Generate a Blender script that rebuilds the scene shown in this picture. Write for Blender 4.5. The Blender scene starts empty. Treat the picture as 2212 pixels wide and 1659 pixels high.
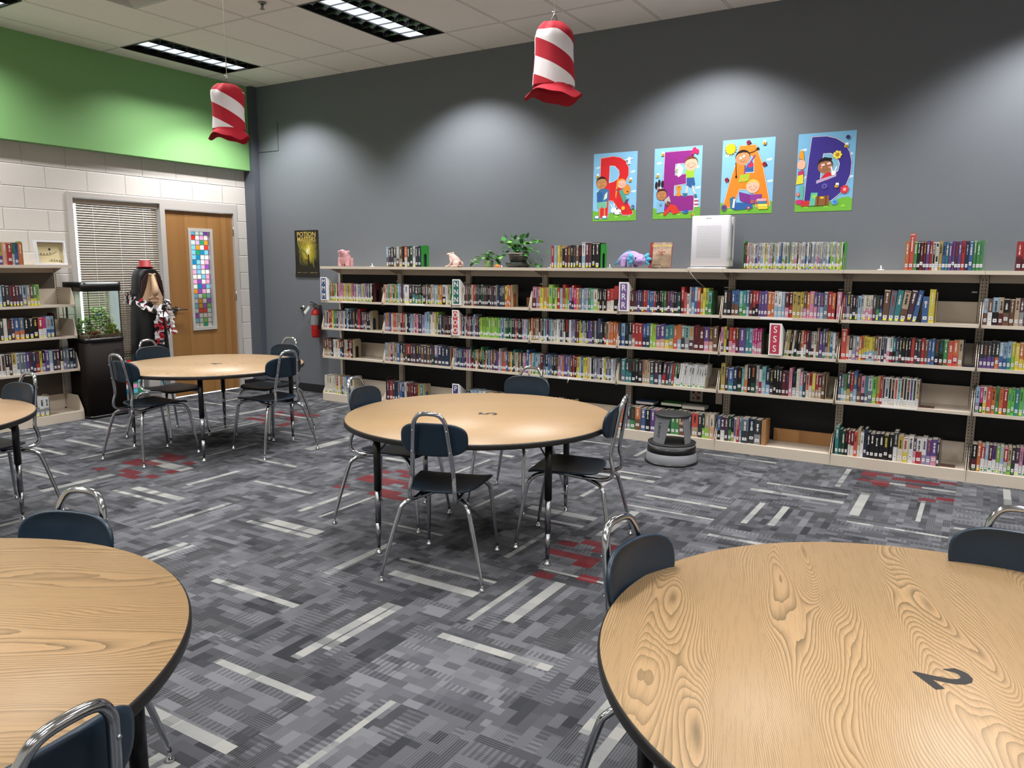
import bpy, bmesh, math, random
from mathutils import Vector, Matrix
PI = math.pi
sc = bpy.context.scene
COL = sc.collection
# ------------------------------------------------------------ camera, world, exposure
W_PX, F_PX = 2212.0, 1676.5
cam = bpy.data.cameras.new('camera'); camo = bpy.data.objects.new('camera', cam); COL.objects.link(camo)
cam.sensor_fit = 'HORIZONTAL'; cam.sensor_width = 36.0; cam.lens = F_PX / W_PX * 36.0; cam.clip_start = .02
yaw, pitch, roll = .54657, .151286, .0053776
fw = Vector((-math.sin(yaw)*math.cos(pitch), math.cos(yaw)*math.cos(pitch), -math.sin(pitch)))
rt = Vector((math.cos(yaw), math.sin(yaw), 0)); up = rt.cross(fw)
r2 = rt*math.cos(roll) + up*math.sin(roll); u2 = up*math.cos(roll) - rt*math.sin(roll)
camo.matrix_world = Matrix(((r2.x, u2.x, -fw.x, 7.8889), (r2.y, u2.y, -fw.y, -6.7191), (r2.z, u2.z, -fw.z, 1.5325), (0, 0, 0, 1)))
sc.camera = camo
wd = bpy.data.worlds.new('daylight'); sc.world = wd; wd.use_nodes = True
wd.node_tree.nodes['Background'].inputs[0].default_value = (.86, .93, 1, 1)
wd.node_tree.nodes['Background'].inputs[1].default_value = 2.6
vs = sc.view_settings
vs.view_transform = 'Standard'; vs.look = 'None'; vs.gamma = 1; vs.use_curve_mapping = False; vs.exposure = 0.0
sc.display_settings.display_device = 'sRGB'
sc.cycles.use_denoising = True
sc.cycles.max_bounces = 6; sc.cycles.diffuse_bounces = 4; sc.cycles.glossy_bounces = 3; sc.cycles.transmission_bounces = 6
sc.cycles.caustics_reflective = False; sc.cycles.caustics_refractive = False
sc.cycles.sample_clamp_indirect = 6
H = 3.633                                   # ceiling height
TROFFERS = []                               # (x0, y1) corner of each 2 x 4 ft lay-in troffer, lit by its middle lamp
for i in range(5):
    for j in range(4):
        TROFFERS.append((.408+2.4384*i, -.648-2.4384*j))
def lamp(name, kind, loc, energy, color, rot=(0, 0, 0), **kw):
    l = bpy.data.lights.new(name, kind); l.energy = energy; l.color = color
    for k, v in kw.items(): setattr(l, k, v)
    o = bpy.data.objects.new(name, l); COL.objects.link(o); o.location = loc; o.rotation_euler = rot
    return o
LC = (1.0, .985, .965)
AREA_W, SPOT_W = 43, 190
for x0, y1 in TROFFERS:
    lamp('troffer_lamp_light', 'AREA', (x0+.305, y1-.61, H-.006), AREA_W*(.62 if y1 > -1 else 1.06), LC, shape='RECTANGLE', size=.16, size_y=1.1, spread=math.radians(118 if y1 > -1 else 134))
    if y1 > -1:
        lamp('troffer_lamp_end_light', 'SPOT', (x0+.53, y1-.05, H-.02), SPOT_W, LC, spot_size=math.radians(118), spot_blend=.55, shadow_soft_size=.05)

# ------------------------------------------------------------ small tools
def lin(c):
    return tuple((v/12.92 if v <= .04045 else ((v+.055)/1.055)**2.4) for v in c)
def hx(s):
    return lin(tuple(int(s[i:i+2], 16)/255 for i in (0, 2, 4)))
MATS = {}
def mat(name, col, rough=.5, metal=0., var=.06, scale=30., bump=0., bscale=200., coat=0., trans=0., spec=.5, alpha=1.):
    if name in MATS: return MATS[name]
    if isinstance(col, str): col = hx(col)
    m = bpy.data.materials.new(name); m.use_nodes = True
    nt = m.node_tree; b = nt.nodes['Principled BSDF']
    b.inputs['Roughness'].default_value = rough; b.inputs['Metallic'].default_value = metal
    b.inputs['Coat Weight'].default_value = coat; b.inputs['Transmission Weight'].default_value = trans
    b.inputs['Specular IOR Level'].default_value = spec; b.inputs['Alpha'].default_value = alpha
    tc = nt.nodes.new('ShaderNodeTexCoord')
    nz = nt.nodes.new('ShaderNodeTexNoise'); nz.inputs['Scale'].default_value = scale; nz.inputs['Detail'].default_value = 3
    nt.links.new(tc.outputs['Object'], nz.inputs['Vector'])
    mx = nt.nodes.new('ShaderNodeMix'); mx.data_type = 'RGBA'
    mx.inputs[6].default_value = tuple(v*(1-var) for v in col)+(1,); mx.inputs[7].default_value = tuple(min(1, v*(1+var)) for v in col)+(1,)
    nt.links.new(nz.outputs['Fac'], mx.inputs[0]); nt.links.new(mx.outputs[2], b.inputs['Base Color'])
    if bump:
        n2 = nt.nodes.new('ShaderNodeTexNoise'); n2.inputs['Scale'].default_value = bscale
        nt.links.new(tc.outputs['Object'], n2.inputs['Vector'])
        bp = nt.nodes.new('ShaderNodeBump'); bp.inputs['Strength'].default_value = bump; bp.inputs['Distance'].default_value = .002
        nt.links.new(n2.outputs['Fac'], bp.inputs['Height']); nt.links.new(bp.outputs[0], b.inputs['Normal'])
    MATS[name] = m
    return m
class NM:
    """node maths on a material"""
    def __init__(s, name):
        s.m = bpy.data.materials.new(name); s.m.use_nodes = True; s.nt = s.m.node_tree; s.b = s.nt.nodes['Principled BSDF']
        MATS[name] = s.m
    def n(s, t, **kw):
        o = s.nt.nodes.new(t)
        for k, v in kw.items(): setattr(o, k, v)
        return o
    def L(s, a, b): s.nt.links.new(a, b)
    def M(s, op, *a):
        o = s.n('ShaderNodeMath', operation=op)
        for i, v in enumerate(a):
            if isinstance(v, (int, float)): o.inputs[i].default_value = v
            else: s.L(v, o.inputs[i])
        return o.outputs[0]
    def obj(s):
        t = s.n('ShaderNodeTexCoord'); x = s.n('ShaderNodeSeparateXYZ'); s.L(t.outputs['Object'], x.inputs[0])
        s.vec = t.outputs['Object']; return x.outputs
    def xyz(s, *a):
        o = s.n('ShaderNodeCombineXYZ')
        for i, v in enumerate(a):
            if isinstance(v, (int, float)): o.inputs[i].default_value = v
            else: s.L(v, o.inputs[i])
        return o.outputs[0]
    def noise(s, vec, scale=5, detail=2, rough=.5, dist=0):
        o = s.n('ShaderNodeTexNoise'); s.L(vec, o.inputs['Vector'])
        o.inputs['Scale'].default_value = scale; o.inputs['Detail'].default_value = detail
        o.inputs['Roughness'].default_value = rough; o.inputs['Distortion'].default_value = dist
        return o.outputs['Fac']
    def white(s, vec):
        o = s.n('ShaderNodeTexWhiteNoise', noise_dimensions='3D'); s.L(vec, o.inputs['Vector']); return o.outputs['Value']
    def mix(s, f, a, b):
        o = s.n('ShaderNodeMix', data_type='RGBA')
        if isinstance(f, (int, float)): o.inputs[0].default_value = f
        else: s.L(f, o.inputs[0])
        for i, v in ((6, a), (7, b)):
            if isinstance(v, str): v = hx(v)
            if isinstance(v, tuple): o.inputs[i].default_value = tuple(v)+(1,)
            else: s.L(v, o.inputs[i])
        return o.outputs[2]
    def ramp(s, f, stops, const=False):
        o = s.n('ShaderNodeValToRGB'); s.L(f, o.inputs[0]); cr = o.color_ramp
        if const: cr.interpolation = 'CONSTANT'
        while len(cr.elements) < len(stops): cr.elements.new(.5)
        for e, (p, c) in zip(cr.elements, stops):
            e.position = p; e.color = (hx(c) if isinstance(c, str) else tuple(c))+(1,)
        return o.outputs[0]
    def out(s, col, rough=.5, **kw):
        if isinstance(col, tuple): s.b.inputs['Base Color'].default_value = col+(1,)
        else: s.L(col, s.b.inputs['Base Color'])
        if isinstance(rough, (int, float)): s.b.inputs['Roughness'].default_value = rough
        else: s.L(rough, s.b.inputs['Roughness'])
        for k, v in kw.items(): s.b.inputs[k].default_value = v
        return s.m
    def bump(s, h, strength=.3, dist=.002):
        b = s.n('ShaderNodeBump'); b.inputs['Strength'].default_value = strength; b.inputs['Distance'].default_value = dist
        s.L(h, b.inputs['Height']); s.L(b.outputs[0], s.b.inputs['Normal'])

def smooth_path(P, k=4):
    P = [Vector(p) for p in P]; out = []
    for i in range(len(P)-1):
        a, b, c, d = P[max(i-1, 0)], P[i], P[i+1], P[min(i+2, len(P)-1)]
        for j in range(k):
            t = j/k
            out.append(.5*((2*b)+(c-a)*t+(2*a-5*b+4*c-d)*t*t+(3*b-a-3*c+d)*t**3))
    out.append(P[-1]); return out
class G:
    """collects shapes, then links them as one mesh object"""
    def __init__(s, m=None, M=None):
        s.bm = bmesh.new(); s.ms = []; s.M = M or Matrix.Identity(4)
        if m: s.use(m)
    def use(s, m):
        if m not in s.ms: s.ms.append(m)
        s.i = s.ms.index(m); return s
    def v(s, p): return s.bm.verts.new(s.M @ Vector(p))
    def f(s, vs, sm=False):
        try:
            f = s.bm.faces.new(vs); f.material_index = s.i; f.smooth = sm; return f
        except ValueError: return None
    def poly(s, pts): return s.f([s.v(p) for p in pts])
    def box(s, x0, x1, y0, y1, z0, z1):
        c = [s.v((x, y, z)) for z in (z0, z1) for x, y in ((x0, y0), (x1, y0), (x1, y1), (x0, y1))]
        for q in ((3, 2, 1, 0), (4, 5, 6, 7), (0, 1, 5, 4), (1, 2, 6, 5), (2, 3, 7, 6), (3, 0, 4, 7)): s.f([c[k] for k in q])
        return s
    def rbox(s, x0, x1, y0, y1, z0, z1, r=.01, n=4, caps=True, axis='z'):
        """box with rounded vertical edges (or along another axis) and small chamfers"""
        pts = []
        for cx, cy, a0 in ((x1-r, y1-r, 0), (x0+r, y1-r, PI/2), (x0+r, y0+r, PI), (x1-r, y0+r, 1.5*PI)):
            for k in range(n+1):
                a = a0+k*PI/2/n; pts.append((cx+r*math.cos(a), cy+r*math.sin(a)))
        return s.prism(pts, z0, z1, sm=True)
    def prism(s, pts, z0, z1, sm=False, c=.0):
        lo = [s.v((x, y, z0)) for x, y in pts]; hi = [s.v((x, y, z1)) for x, y in pts]; n = len(pts)
        for k in range(n): s.f([lo[k], lo[(k+1) % n], hi[(k+1) % n], hi[k]], sm)
        s.f(lo[::-1]); s.f(hi); return s
    def rings(s, R, sm=True, cap=True, close=False):
        V = [[s.v(p) for p in r] for r in R]; n = len(R[0])
        for a, b in zip(V[:-1], V[1:]):
            for k in range(n): s.f([a[k], a[(k+1) % n], b[(k+1) % n], b[k]], sm)
        if close:
            for k in range(n): s.f([V[-1][k], V[-1][(k+1) % n], V[0][(k+1) % n], V[0][k]], sm)
        elif cap: s.f(V[0][::-1]); s.f(V[-1])
        return s
    def lathe(s, prof, c=(0, 0, 0), n=32, sm=True, cap=True):
        return s.rings([[(c[0]+r*math.cos(2*PI*k/n), c[1]+r*math.sin(2*PI*k/n), c[2]+z) for k in range(n)] for r, z in prof], sm, cap)
    def tube(s, P, r, n=8, sub=0, sm=True, cap=True):
        P = [Vector(p) for p in P]
        R = r if isinstance(r, (list, tuple)) else [r]*len(P)
        if sub:
            m = len(P); P = smooth_path(P, sub)
            R = [R[min(int(i/sub), m-1)]*(1-(i % sub)/sub)+R[min(int(i/sub)+1, m-1)]*((i % sub)/sub) for i in range(len(P))]
        T = [(P[min(i+1, len(P)-1)]-P[max(i-1, 0)]).normalized() for i in range(len(P))]
        u = T[0].orthogonal().normalized(); out = []
        for i, p in enumerate(P):
            u = (u-T[i]*u.dot(T[i])).normalized(); w = T[i].cross(u)
            out.append([p+(u*math.cos(2*PI*k/n)+w*math.sin(2*PI*k/n))*R[i] for k in range(n)])
        return s.rings(out, sm, cap)
    def ell(s, c, r, n=12, m=8, rot=None):
        rot = rot or Matrix.Identity(3); c = Vector(c)
        return s.rings([[c+rot @ Vector((r[0]*math.sin(a)*math.cos(2*PI*k/n), r[1]*math.sin(a)*math.sin(2*PI*k/n), r[2]*math.cos(a))) for k in range(n)]
                        for a in [PI-(.02+(PI-.04)*j/m) for j in range(m+1)]])
    def text(s, st, size, M, font=None, sx=1., off=0., ext=0.):
        cu = bpy.data.curves.new('t', 'FONT'); cu.body = st; cu.size = size; cu.align_x = 'CENTER'; cu.align_y = 'CENTER'
        cu.resolution_u = 3; cu.offset = off; cu.extrude = ext
        o = bpy.data.objects.new('t', cu); me = bpy.data.meshes.new_from_object(o)
        b2 = bmesh.new(); b2.from_mesh(me); vm = {}
        for v in b2.verts: vm[v.index] = s.v(M @ Vector((v.co.x*sx, v.co.y, v.co.z)))
        for f in b2.faces: s.f([vm[v.index] for v in f.verts])
        b2.free(); bpy.data.objects.remove(o); bpy.data.curves.remove(cu); bpy.data.meshes.remove(me)
        return s
    def build(s, name, parent=None, loc=None, rz=0, bevel=0, seg=2, subd=0):
        me = bpy.data.meshes.new(name)
        bmesh.ops.recalc_face_normals(s.bm, faces=s.bm.faces[:]) if not getattr(s, 'keep', False) else None
        s.bm.to_mesh(me); s.bm.free()
        for m in s.ms: me.materials.append(m)
        o = bpy.data.objects.new(name, me); COL.objects.link(o)
        if parent: o.parent = parent
        if loc: o.location = loc
        if rz: o.rotation_euler.z = rz
        if bevel:
            b = o.modifiers.new('b', 'BEVEL'); b.width = bevel; b.segments = seg; b.limit_method = 'ANGLE'
        if subd:
            b = o.modifiers.new('s', 'SUBSURF'); b.levels = subd; b.render_levels = subd
        return o
def tag(o, label=None, cat=None, group=None, kind=None):
    for k, v in (('label', label), ('category', cat), ('group', group), ('kind', kind)):
        if v: o[k] = v
    return o
def thing(name, label, cat, loc=(0, 0, 0), rz=0, group=None):
    o = bpy.data.objects.new(name, None); COL.objects.link(o); o.location = loc; o.rotation_euler.z = rz
    return tag(o, label, cat, group)
def copy_tree(o, parent=None):
    c = o.copy(); COL.objects.link(c); c.parent = parent
    for ch in [x for x in KIDS.get(o.name, [])]: copy_tree(ch, c)
    return c
KIDS = {}
def index_kids(*roots):
    for r in roots:
        KIDS[r.name] = list(r.children)
        for ch in r.children: index_kids(ch)
def struct(g, name, **kw): return tag(g.build(name, **kw), kind='structure')

# ------------------------------------------------------------ materials of the room
def carpet():
    s = NM('carpet'); x, y, z = s.obj(); T = .62
    fx = s.M('DIVIDE', s.M('SUBTRACT', x, 5.332), T); fy = s.M('DIVIDE', s.M('ADD', y, 3.51), T)
    ix = s.M('FLOOR', fx); iy = s.M('FLOOR', fy); tx = s.M('SUBTRACT', fx, ix); ty = s.M('SUBTRACT', fy, iy)
    odd = s.M('ABSOLUTE', s.M('MODULO', s.M('ADD', ix, iy), 2))
    sw = lambda a, b: s.M('ADD', s.M('MULTIPLY', a, odd), s.M('MULTIPLY', b, s.M('SUBTRACT', 1, odd)))
    U = sw(tx, ty); V = sw(ty, tx)                        # U along the stripes of the tile
    seed = s.M('ADD', s.M('MULTIPLY', ix, 7.31), s.M('MULTIPLY', iy, 3.17))
    row = s.M('FLOOR', s.M('MULTIPLY', V, 15)); r1 = s.white(s.xyz(row, seed, 1.5))
    # blocks of uneven length along each row
    ub = s.M('FLOOR', s.M('ADD', s.M('MULTIPLY', U, s.M('ADD', 4, s.M('MULTIPLY', r1, 6))), s.M('MULTIPLY', r1, 9)))
    blk = s.white(s.xyz(row, ub, seed))
    row2 = s.M('FLOOR', s.M('MULTIPLY', V, 5)); ub2 = s.M('FLOOR', s.M('MULTIPLY', s.M('ADD', U, s.white(s.xyz(row2, seed, 8.1))), 3))
    blk2 = s.white(s.xyz(row2, ub2, seed))
    tile = s.white(s.xyz(ix, iy, 4.4))
    lev = s.M('ADD', s.M('ADD', s.M('MULTIPLY', blk, .48), s.M('MULTIPLY', blk2, .38)), s.M('MULTIPLY', tile, .14))
    base = s.ramp(lev, [(.16, '27282c'), (.34, '393a3e'), (.50, '494a4f'), (.68, '56575c'), (.86, '67686d')])
    # ribs across the stripes
    rib = s.M('GREATER_THAN', s.M('FRACT', s.M('MULTIPLY', V, 62)), .62)
    rs = s.M('MULTIPLY', rib, s.M('GREATER_THAN', s.white(s.xyz(row2, ub2, s.M('ADD', seed, 2.2))), .42))
    base = s.mix(s.M('MULTIPLY', rs, .33), base, '6f7071')
    rib2 = s.M('GREATER_THAN', s.M('FRACT', s.M('MULTIPLY', U, 26)), .5)
    cs = s.M('MULTIPLY', rib2, s.M('GREATER_THAN', s.white(s.xyz(row, ub2, s.M('ADD', seed, 5.2))), .7))
    base = s.mix(s.M('MULTIPLY', cs, .45), base, '28282b')
    # one or two pale bars per tile
    bar = None
    for q, w in ((0, .055), (1, .09)):
        c = s.M('ADD', .14, s.M('MULTIPLY', s.white(s.xyz(ix, iy, 9.3+q)), .72))
        on = s.M('GREATER_THAN', s.white(s.xyz(ix, iy, 19.7+q)), .12 if q == 0 else .45)
        ww = s.M('MULTIPLY', w/2, s.M('ADD', .65, s.M('MULTIPLY', s.white(s.xyz(ix, iy, 29.1+q)), .7)))
        b_ = s.M('MULTIPLY', on, s.M('LESS_THAN', s.M('ABSOLUTE', s.M('SUBTRACT', V, c)), ww))
        lo = s.M('MULTIPLY', s.white(s.xyz(ix, iy, 39.9+q)), .3)
        b_ = s.M('MULTIPLY', b_, s.M('GREATER_THAN', U, lo))
        bar = b_ if bar is None else s.M('MAXIMUM', bar, b_)
    gap = s.M('GREATER_THAN', s.white(s.xyz(s.M('FLOOR', s.M('MULTIPLY', U, 11)), seed, 3.3)), .16)
    tone = s.mix(s.white(s.xyz(s.M('FLOOR', s.M('MULTIPLY', U, 9)), seed, 6.1)), '7f8080', '979792')
    base = s.mix(s.M('MULTIPLY', bar, s.M('ADD', .4, s.M('MULTIPLY', gap, .5))), base, tone)
    # the few tiles with red accents
    red = None
    for a, b in ((3, 4), (1, 0), (-2, 1), (-5, 0), (-6, 3)):
        m_ = s.M('MULTIPLY', s.M('COMPARE', ix, a, .1), s.M('COMPARE', iy, b, .1)); red = m_ if red is None else s.M('MAXIMUM', red, m_)
    rb = s.M('FLOOR', s.M('MULTIPLY', V, 8)); sel = s.M('GREATER_THAN', s.M('MODULO', s.M('ADD', rb, 1), 3), .5)
    rr = s.white(s.xyz(rb, s.M('FLOOR', s.M('MULTIPLY', U, 6)), seed))
    red = s.M('MULTIPLY', s.M('MULTIPLY', red, sel), s.M('GREATER_THAN', rr, .5))
    base = s.mix(s.M('MULTIPLY', red, .85), base, s.mix(rr, '4a2428', '640d14'))
    fib = s.noise(s.vec, 420, 2); base = s.mix(s.M('MULTIPLY', s.M('SUBTRACT', fib, .3), .5), base, '3a3b40')
    s.bump(fib, .5, .003)
    return s.out(base, .95, **{'Specular IOR Level': .15})
def wood(name, ang, c0, c1, dens=9, seed=0., warp=1.0):
    """laminate with oak grain; the grain runs along the direction ang"""
    s = NM(name); x, y, z = s.obj(); ca, sa = math.cos(ang), math.sin(ang)
    U = s.M('ADD', s.M('MULTIPLY', x, ca), s.M('MULTIPLY', y, sa)); V = s.M('SUBTRACT', s.M('MULTIPLY', y, ca), s.M('MULTIPLY', x, sa))
    big = s.noise(s.xyz(s.M('MULTIPLY', U, .8), s.M('MULTIPLY', V, 3.6), seed), 1.3, 1.3, .4, .1)
    wob = s.noise(s.xyz(s.M('MULTIPLY', U, 7), s.M('MULTIPLY', V, 45), seed+3), 1, 2)
    t = s.M('ADD', s.M('MULTIPLY', s.M('ADD', V, s.M('MULTIPLY', big, .50*warp)), dens*10), s.M('MULTIPLY', wob, .8))
    saw = s.M('FRACT', t); line = s.M('POWER', saw, 2.4)
    fine = s.noise(s.xyz(s.M('MULTIPLY', U, 9), s.M('MULTIPLY', V, 260), seed+7), 1, 2, .6)
    amt = s.noise(s.xyz(s.M('MULTIPLY', U, 1.5), s.M('MULTIPLY', V, 5), seed+11), 1, 1)
    f = s.M('MULTIPLY', line, s.M('ADD', .45, s.M('MULTIPLY', amt, .9)))
    base = s.mix(f, c0, c1); base = s.mix(s.M('MULTIPLY', s.M('GREATER_THAN', fine, .56), .2), base, c1)
    spk = s.noise(s.vec, 900, 1); rough = s.M('ADD', .36, s.M('MULTIPLY', spk, .12))
    s.bump(spk, .12, .001)
    return s.out(base, rough, **{'Specular IOR Level': .45})
def block_wall():
    s = NM('painted_block'); x, y, z = s.obj()
    cz = s.M('DIVIDE', s.M('SUBTRACT', z, .0), .2055); row = s.M('FLOOR', s.M('ADD', cz, .055)); fz = s.M('SUBTRACT', s.M('ADD', cz, .055), row)
    offs = s.M('MULTIPLY', s.M('MODULO', row, 2), .5)
    cy = s.M('ADD', s.M('DIVIDE', s.M('ADD', y, 8.02), .411), offs); fy = s.M('FRACT', cy)
    d = s.M('MINIMUM', s.M('MULTIPLY', s.M('MINIMUM', fz, s.M('SUBTRACT', 1, fz)), .2), s.M('MULTIPLY', s.M('MINIMUM', fy, s.M('SUBTRACT', 1, fy)), .4))
    h = s.M('MINIMUM', s.M('DIVIDE', d, .006), 1); pit = s.noise(s.vec, 160, 3)
    hh = s.M('ADD', h, s.M('MULTIPLY', pit, .12)); s.bump(hh, .9, .006)
    return s.out(s.mix(s.M('MULTIPLY', s.noise(s.vec, 6, 2), .5), 'cfcac5', 'c6c1bc'), .55)
def ceiling_mat():
    s = NM('ceiling_tile'); x, y, z = s.obj()
    fx = s.M('FRACT', s.M('DIVIDE', s.M('SUBTRACT', x, .408), .6096)); fy = s.M('FRACT', s.M('DIVIDE', s.M('ADD', y, .648), 1.2192))
    dx = s.M('MULTIPLY', s.M('MINIMUM', fx, s.M('SUBTRACT', 1, fx)), .6096); dy = s.M('MULTIPLY', s.M('MINIMUM', fy, s.M('SUBTRACT', 1, fy)), 1.2192)
    d = s.M('MINIMUM', dx, dy); g = s.M('LESS_THAN', d, .009)
    sp = s.noise(s.vec, 240, 3); b = s.mix(s.M('MULTIPLY', s.M('GREATER_THAN', sp, .6), .3), 'f0ebe6', 'd0c9c1')
    edge = s.M('LESS_THAN', s.M('ABSOLUTE', s.M('SUBTRACT', d, .011)), .003)
    c = s.mix(g, b, 'e6e0d8'); c = s.mix(s.M('MULTIPLY', edge, .7), c, '7a7066')
    s.bump(s.M('SUBTRACT', sp, g), .3, .004)
    return s.out(c, .9)
M_carpet = carpet(); M_block = block_wall(); M_ceil = ceiling_mat()
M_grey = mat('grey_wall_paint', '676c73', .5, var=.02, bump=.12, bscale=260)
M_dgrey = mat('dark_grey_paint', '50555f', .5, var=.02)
M_green = mat('green_wall_paint', '7aab6c', .6, var=.02, bump=.1, bscale=260)
M_frame = mat('pale_grey_enamel', 'b9b4b0', .4, var=.02)
M_base = mat('black_rubber_base', '1d1e21', .5)
M_oakdoor = wood('door_veneer', PI/2, '9c7243', '8c6236', 4, 2.0)
M_white = mat('white_plastic', 'dcdbe2', .35, var=.02)
M_paper = mat('white_card', 'e8e6e4', .6, var=.02)
M_beige = mat('beige_steel', 'cbbfb0', .42, var=.03)
M_black = mat('black_panel', '0c0d11', .65)
M_blk = mat('black_plastic', '0b0b0c', .35)
M_chrome = mat('chrome', 'b9bcc0', .13, metal=1, var=.02)
M_chromed = mat('worn_chrome', '8d9094', .25, metal=1, var=.05)
M_navy = mat('navy_plastic', '182735', .36, var=.05, spec=.35)

# ------------------------------------------------------------ room shell
XR, YF = 12.2, -10.2
struct(G(M_carpet).box(-.02, XR, YF, .02, -.1, 0), 'floor')
# ceiling with openings for the troffers: strips between them
g = G(M_ceil)
xs = sorted({-.1, XR} | {a for x0, _ in TROFFERS for a in (x0, x0+.6096)}); ys = sorted({.1, YF} | {a for _, y in TROFFERS for a in (y, y-1.2192)})
holes = {(round(x, 3), round(y-1.2192, 3)) for x, y in TROFFERS}
for a, b in zip(xs[:-1], xs[1:]):
    for c, d in zip(ys[:-1], ys[1:]):
        if (round(a, 3), round(c, 3)) in holes: continue
        g.poly([(a, c, H), (a, d, H), (b, d, H), (b, c, H)])
g.keep = True
struct(g, 'ceiling')
g = G(M_grey).box(-.15, XR, 0, .12, 0, H+.1)
struct(g, 'wall_back')
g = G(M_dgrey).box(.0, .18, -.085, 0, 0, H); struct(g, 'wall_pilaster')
g = G(M_grey).box(.181, .521, -.004, 0, 2.876, 3.2)
g.use(M_base).box(.181, .525, -.002, 0, 2.87, 2.876).box(.521, .526, -.002, 0, 2.87, 3.2)
struct(g, 'trim_2')
# left wall with openings for the side window and the door
g = G(M_block)
for y0, y1, z0, z1 in ((YF, -2.288, 0, H), (-2.288, -.24, 2.236, H), (-.24, .0, 0, H)): g.box(-.15, 0, y0, y1, z0, z1)
struct(g, 'wall_left')
struct(G(M_green).box(0, .11, YF, -.085, 2.655, H+.05), 'wall_left_bulkhead')
struct(G(mat('far_wall_paint', 'd8d4cc', .6)).box(XR, XR+.1, YF, .1, 0, H+.1), 'wall_right')
struct(G(mat('far_wall_paint', 'd8d4cc', .6)).box(-.15, XR+.1, YF-.1, YF, 0, H+.1), 'wall_front')
g = G(M_base).box(.18, 1.48, -.012, 0, 0, .097).box(.0, .192, -.097, -.085, 0, .097).box(.18, .192, -.085, -.012, 0, .097); struct(g, 'baseboard_back')
struct(G(M_base).box(0, .012, -3.3, -2.29, 0, .097).box(0, .012, -.24, -.097, 0, .097), 'baseboard_left')
# door set: steel frame around window and door
g = G(M_frame)
for y0, y1, z0, z1 in ((-2.288, -2.235, 0, 2.236), (-1.274, -1.215, 0, 2.188), (-.29, -.24, 0, 2.236), (-2.235, -1.215, 2.188, 2.236), (-1.215, -.29, 2.136, 2.236), (-2.235, -1.274, 0, .1)):
    g.box(-.14, .022, y0, y1, z0, z1)
struct(g, 'trim_1')
def film(name):
    s = NM(name); x, y, z = s.obj(); a = s.M('DIVIDE', y, .0575); b = s.M('DIVIDE', z, .0565); ia, ib = s.M('FLOOR', a), s.M('FLOOR', b)
    r = s.white(s.xyz(ia, ib, 3.0)); fa, fb = s.M('FRACT', a), s.M('FRACT', b)
    m = s.M('MINIMUM', s.M('MINIMUM', fa, s.M('SUBTRACT', 1, fa)), s.M('MINIMUM', fb, s.M('SUBTRACT', 1, fb)))
    col = s.ramp(r, [(0, 'f4f0ea'), (.24, 'a9dde8'), (.42, 'dcf0e4'), (.50, 'f5cadf'), (.62, 'ee6a58'), (.69, 'bf80d0'), (.75, '3ab0d0'), (.83, 'a2dc80'), (.89, 'f6bc50'), (.95, '50c098')], True)
    col = s.mix(s.M('LESS_THAN', m, .07), col, '20242c'); col = s.mix(s.M('LESS_THAN', m, .018), col, 'e8e8e8')
    tr = s.n('ShaderNodeBsdfTranslucent'); s.L(col, tr.inputs[0]); s.out(col, .3)
    mxs = s.n('ShaderNodeMixShader'); mxs.inputs[0].default_value = .68; s.L(s.b.outputs[0], mxs.inputs[1]); s.L(tr.outputs[0], mxs.inputs[2])
    s.L(mxs.outputs[0], s.nt.nodes['Material Output'].inputs[0]); return s.m
M_film = film('stained_glass_film')
# window beside the door: pane, mosaic film low down, blinds
def thin_glass(name, tint=(.95, .985, .965)):
    s = NM(name); tp = s.n('ShaderNodeBsdfTransparent'); tp.inputs[0].default_value = tint+(1,); fr_ = s.n('ShaderNodeFresnel'); fr_.inputs[0].default_value = 1.35
    mxs = s.n('ShaderNodeMixShader'); gl_ = s.n('ShaderNodeBsdfGlossy'); gl_.inputs['Roughness'].default_value = .03
    s.L(fr_.outputs[0], mxs.inputs[0]); s.L(tp.outputs[0], mxs.inputs[1]); s.L(gl_.outputs[0], mxs.inputs[2]); s.L(mxs.outputs[0], s.nt.nodes['Material Output'].inputs[0])
    return s.m
wn = bpy.data.objects.new('window_1', None); COL.objects.link(wn); wn['kind'] = 'structure'
g = G(thin_glass('clear_glass', (.97, .98, .98))).box(-.085, -.08, -2.235, -1.274, .1, 2.188); g.build('window_pane', wn)
g = G(M_film).box(-.078, -.077, -2.235, -1.274, .1, .62); g.build('window_film', wn)
bl = thing('window_blind', 'closed cream horizontal slat blind over the window between aquarium and door', 'blind', (-.03, -1.755, .5))
M_slat = mat('cream_slat', 'b3a797', .45, var=.03)
g = G(M_slat)
nsl = 66
for k in range(nsl):
    z = .03+k*(1.62/nsl)
    g.poly([(-.010, -.425, z+.017), (.004, -.425, z+.001), (.004, .468, z+.001), (-.010, .468, z+.017)]); g.poly([(.004, -.425, z+.001), (.014, -.425, z-.006), (.014, .468, z-.006), (.004, .468, z+.001)])
g.build('slats', bl)
G(M_slat).box(-.022, .022, -.46, .475, 1.63, 1.682).build('headrail', bl)
G(M_slat).box(-.012, .012, -.452, .468, 0, .018).build('bottom_rail', bl)
g = G(M_paper)
for y in (-.26, .02, .3): g.box(.0142, .0155, y-.0015, y+.0015, .01, 1.64)
g.build('ladder_cord', bl)
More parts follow.
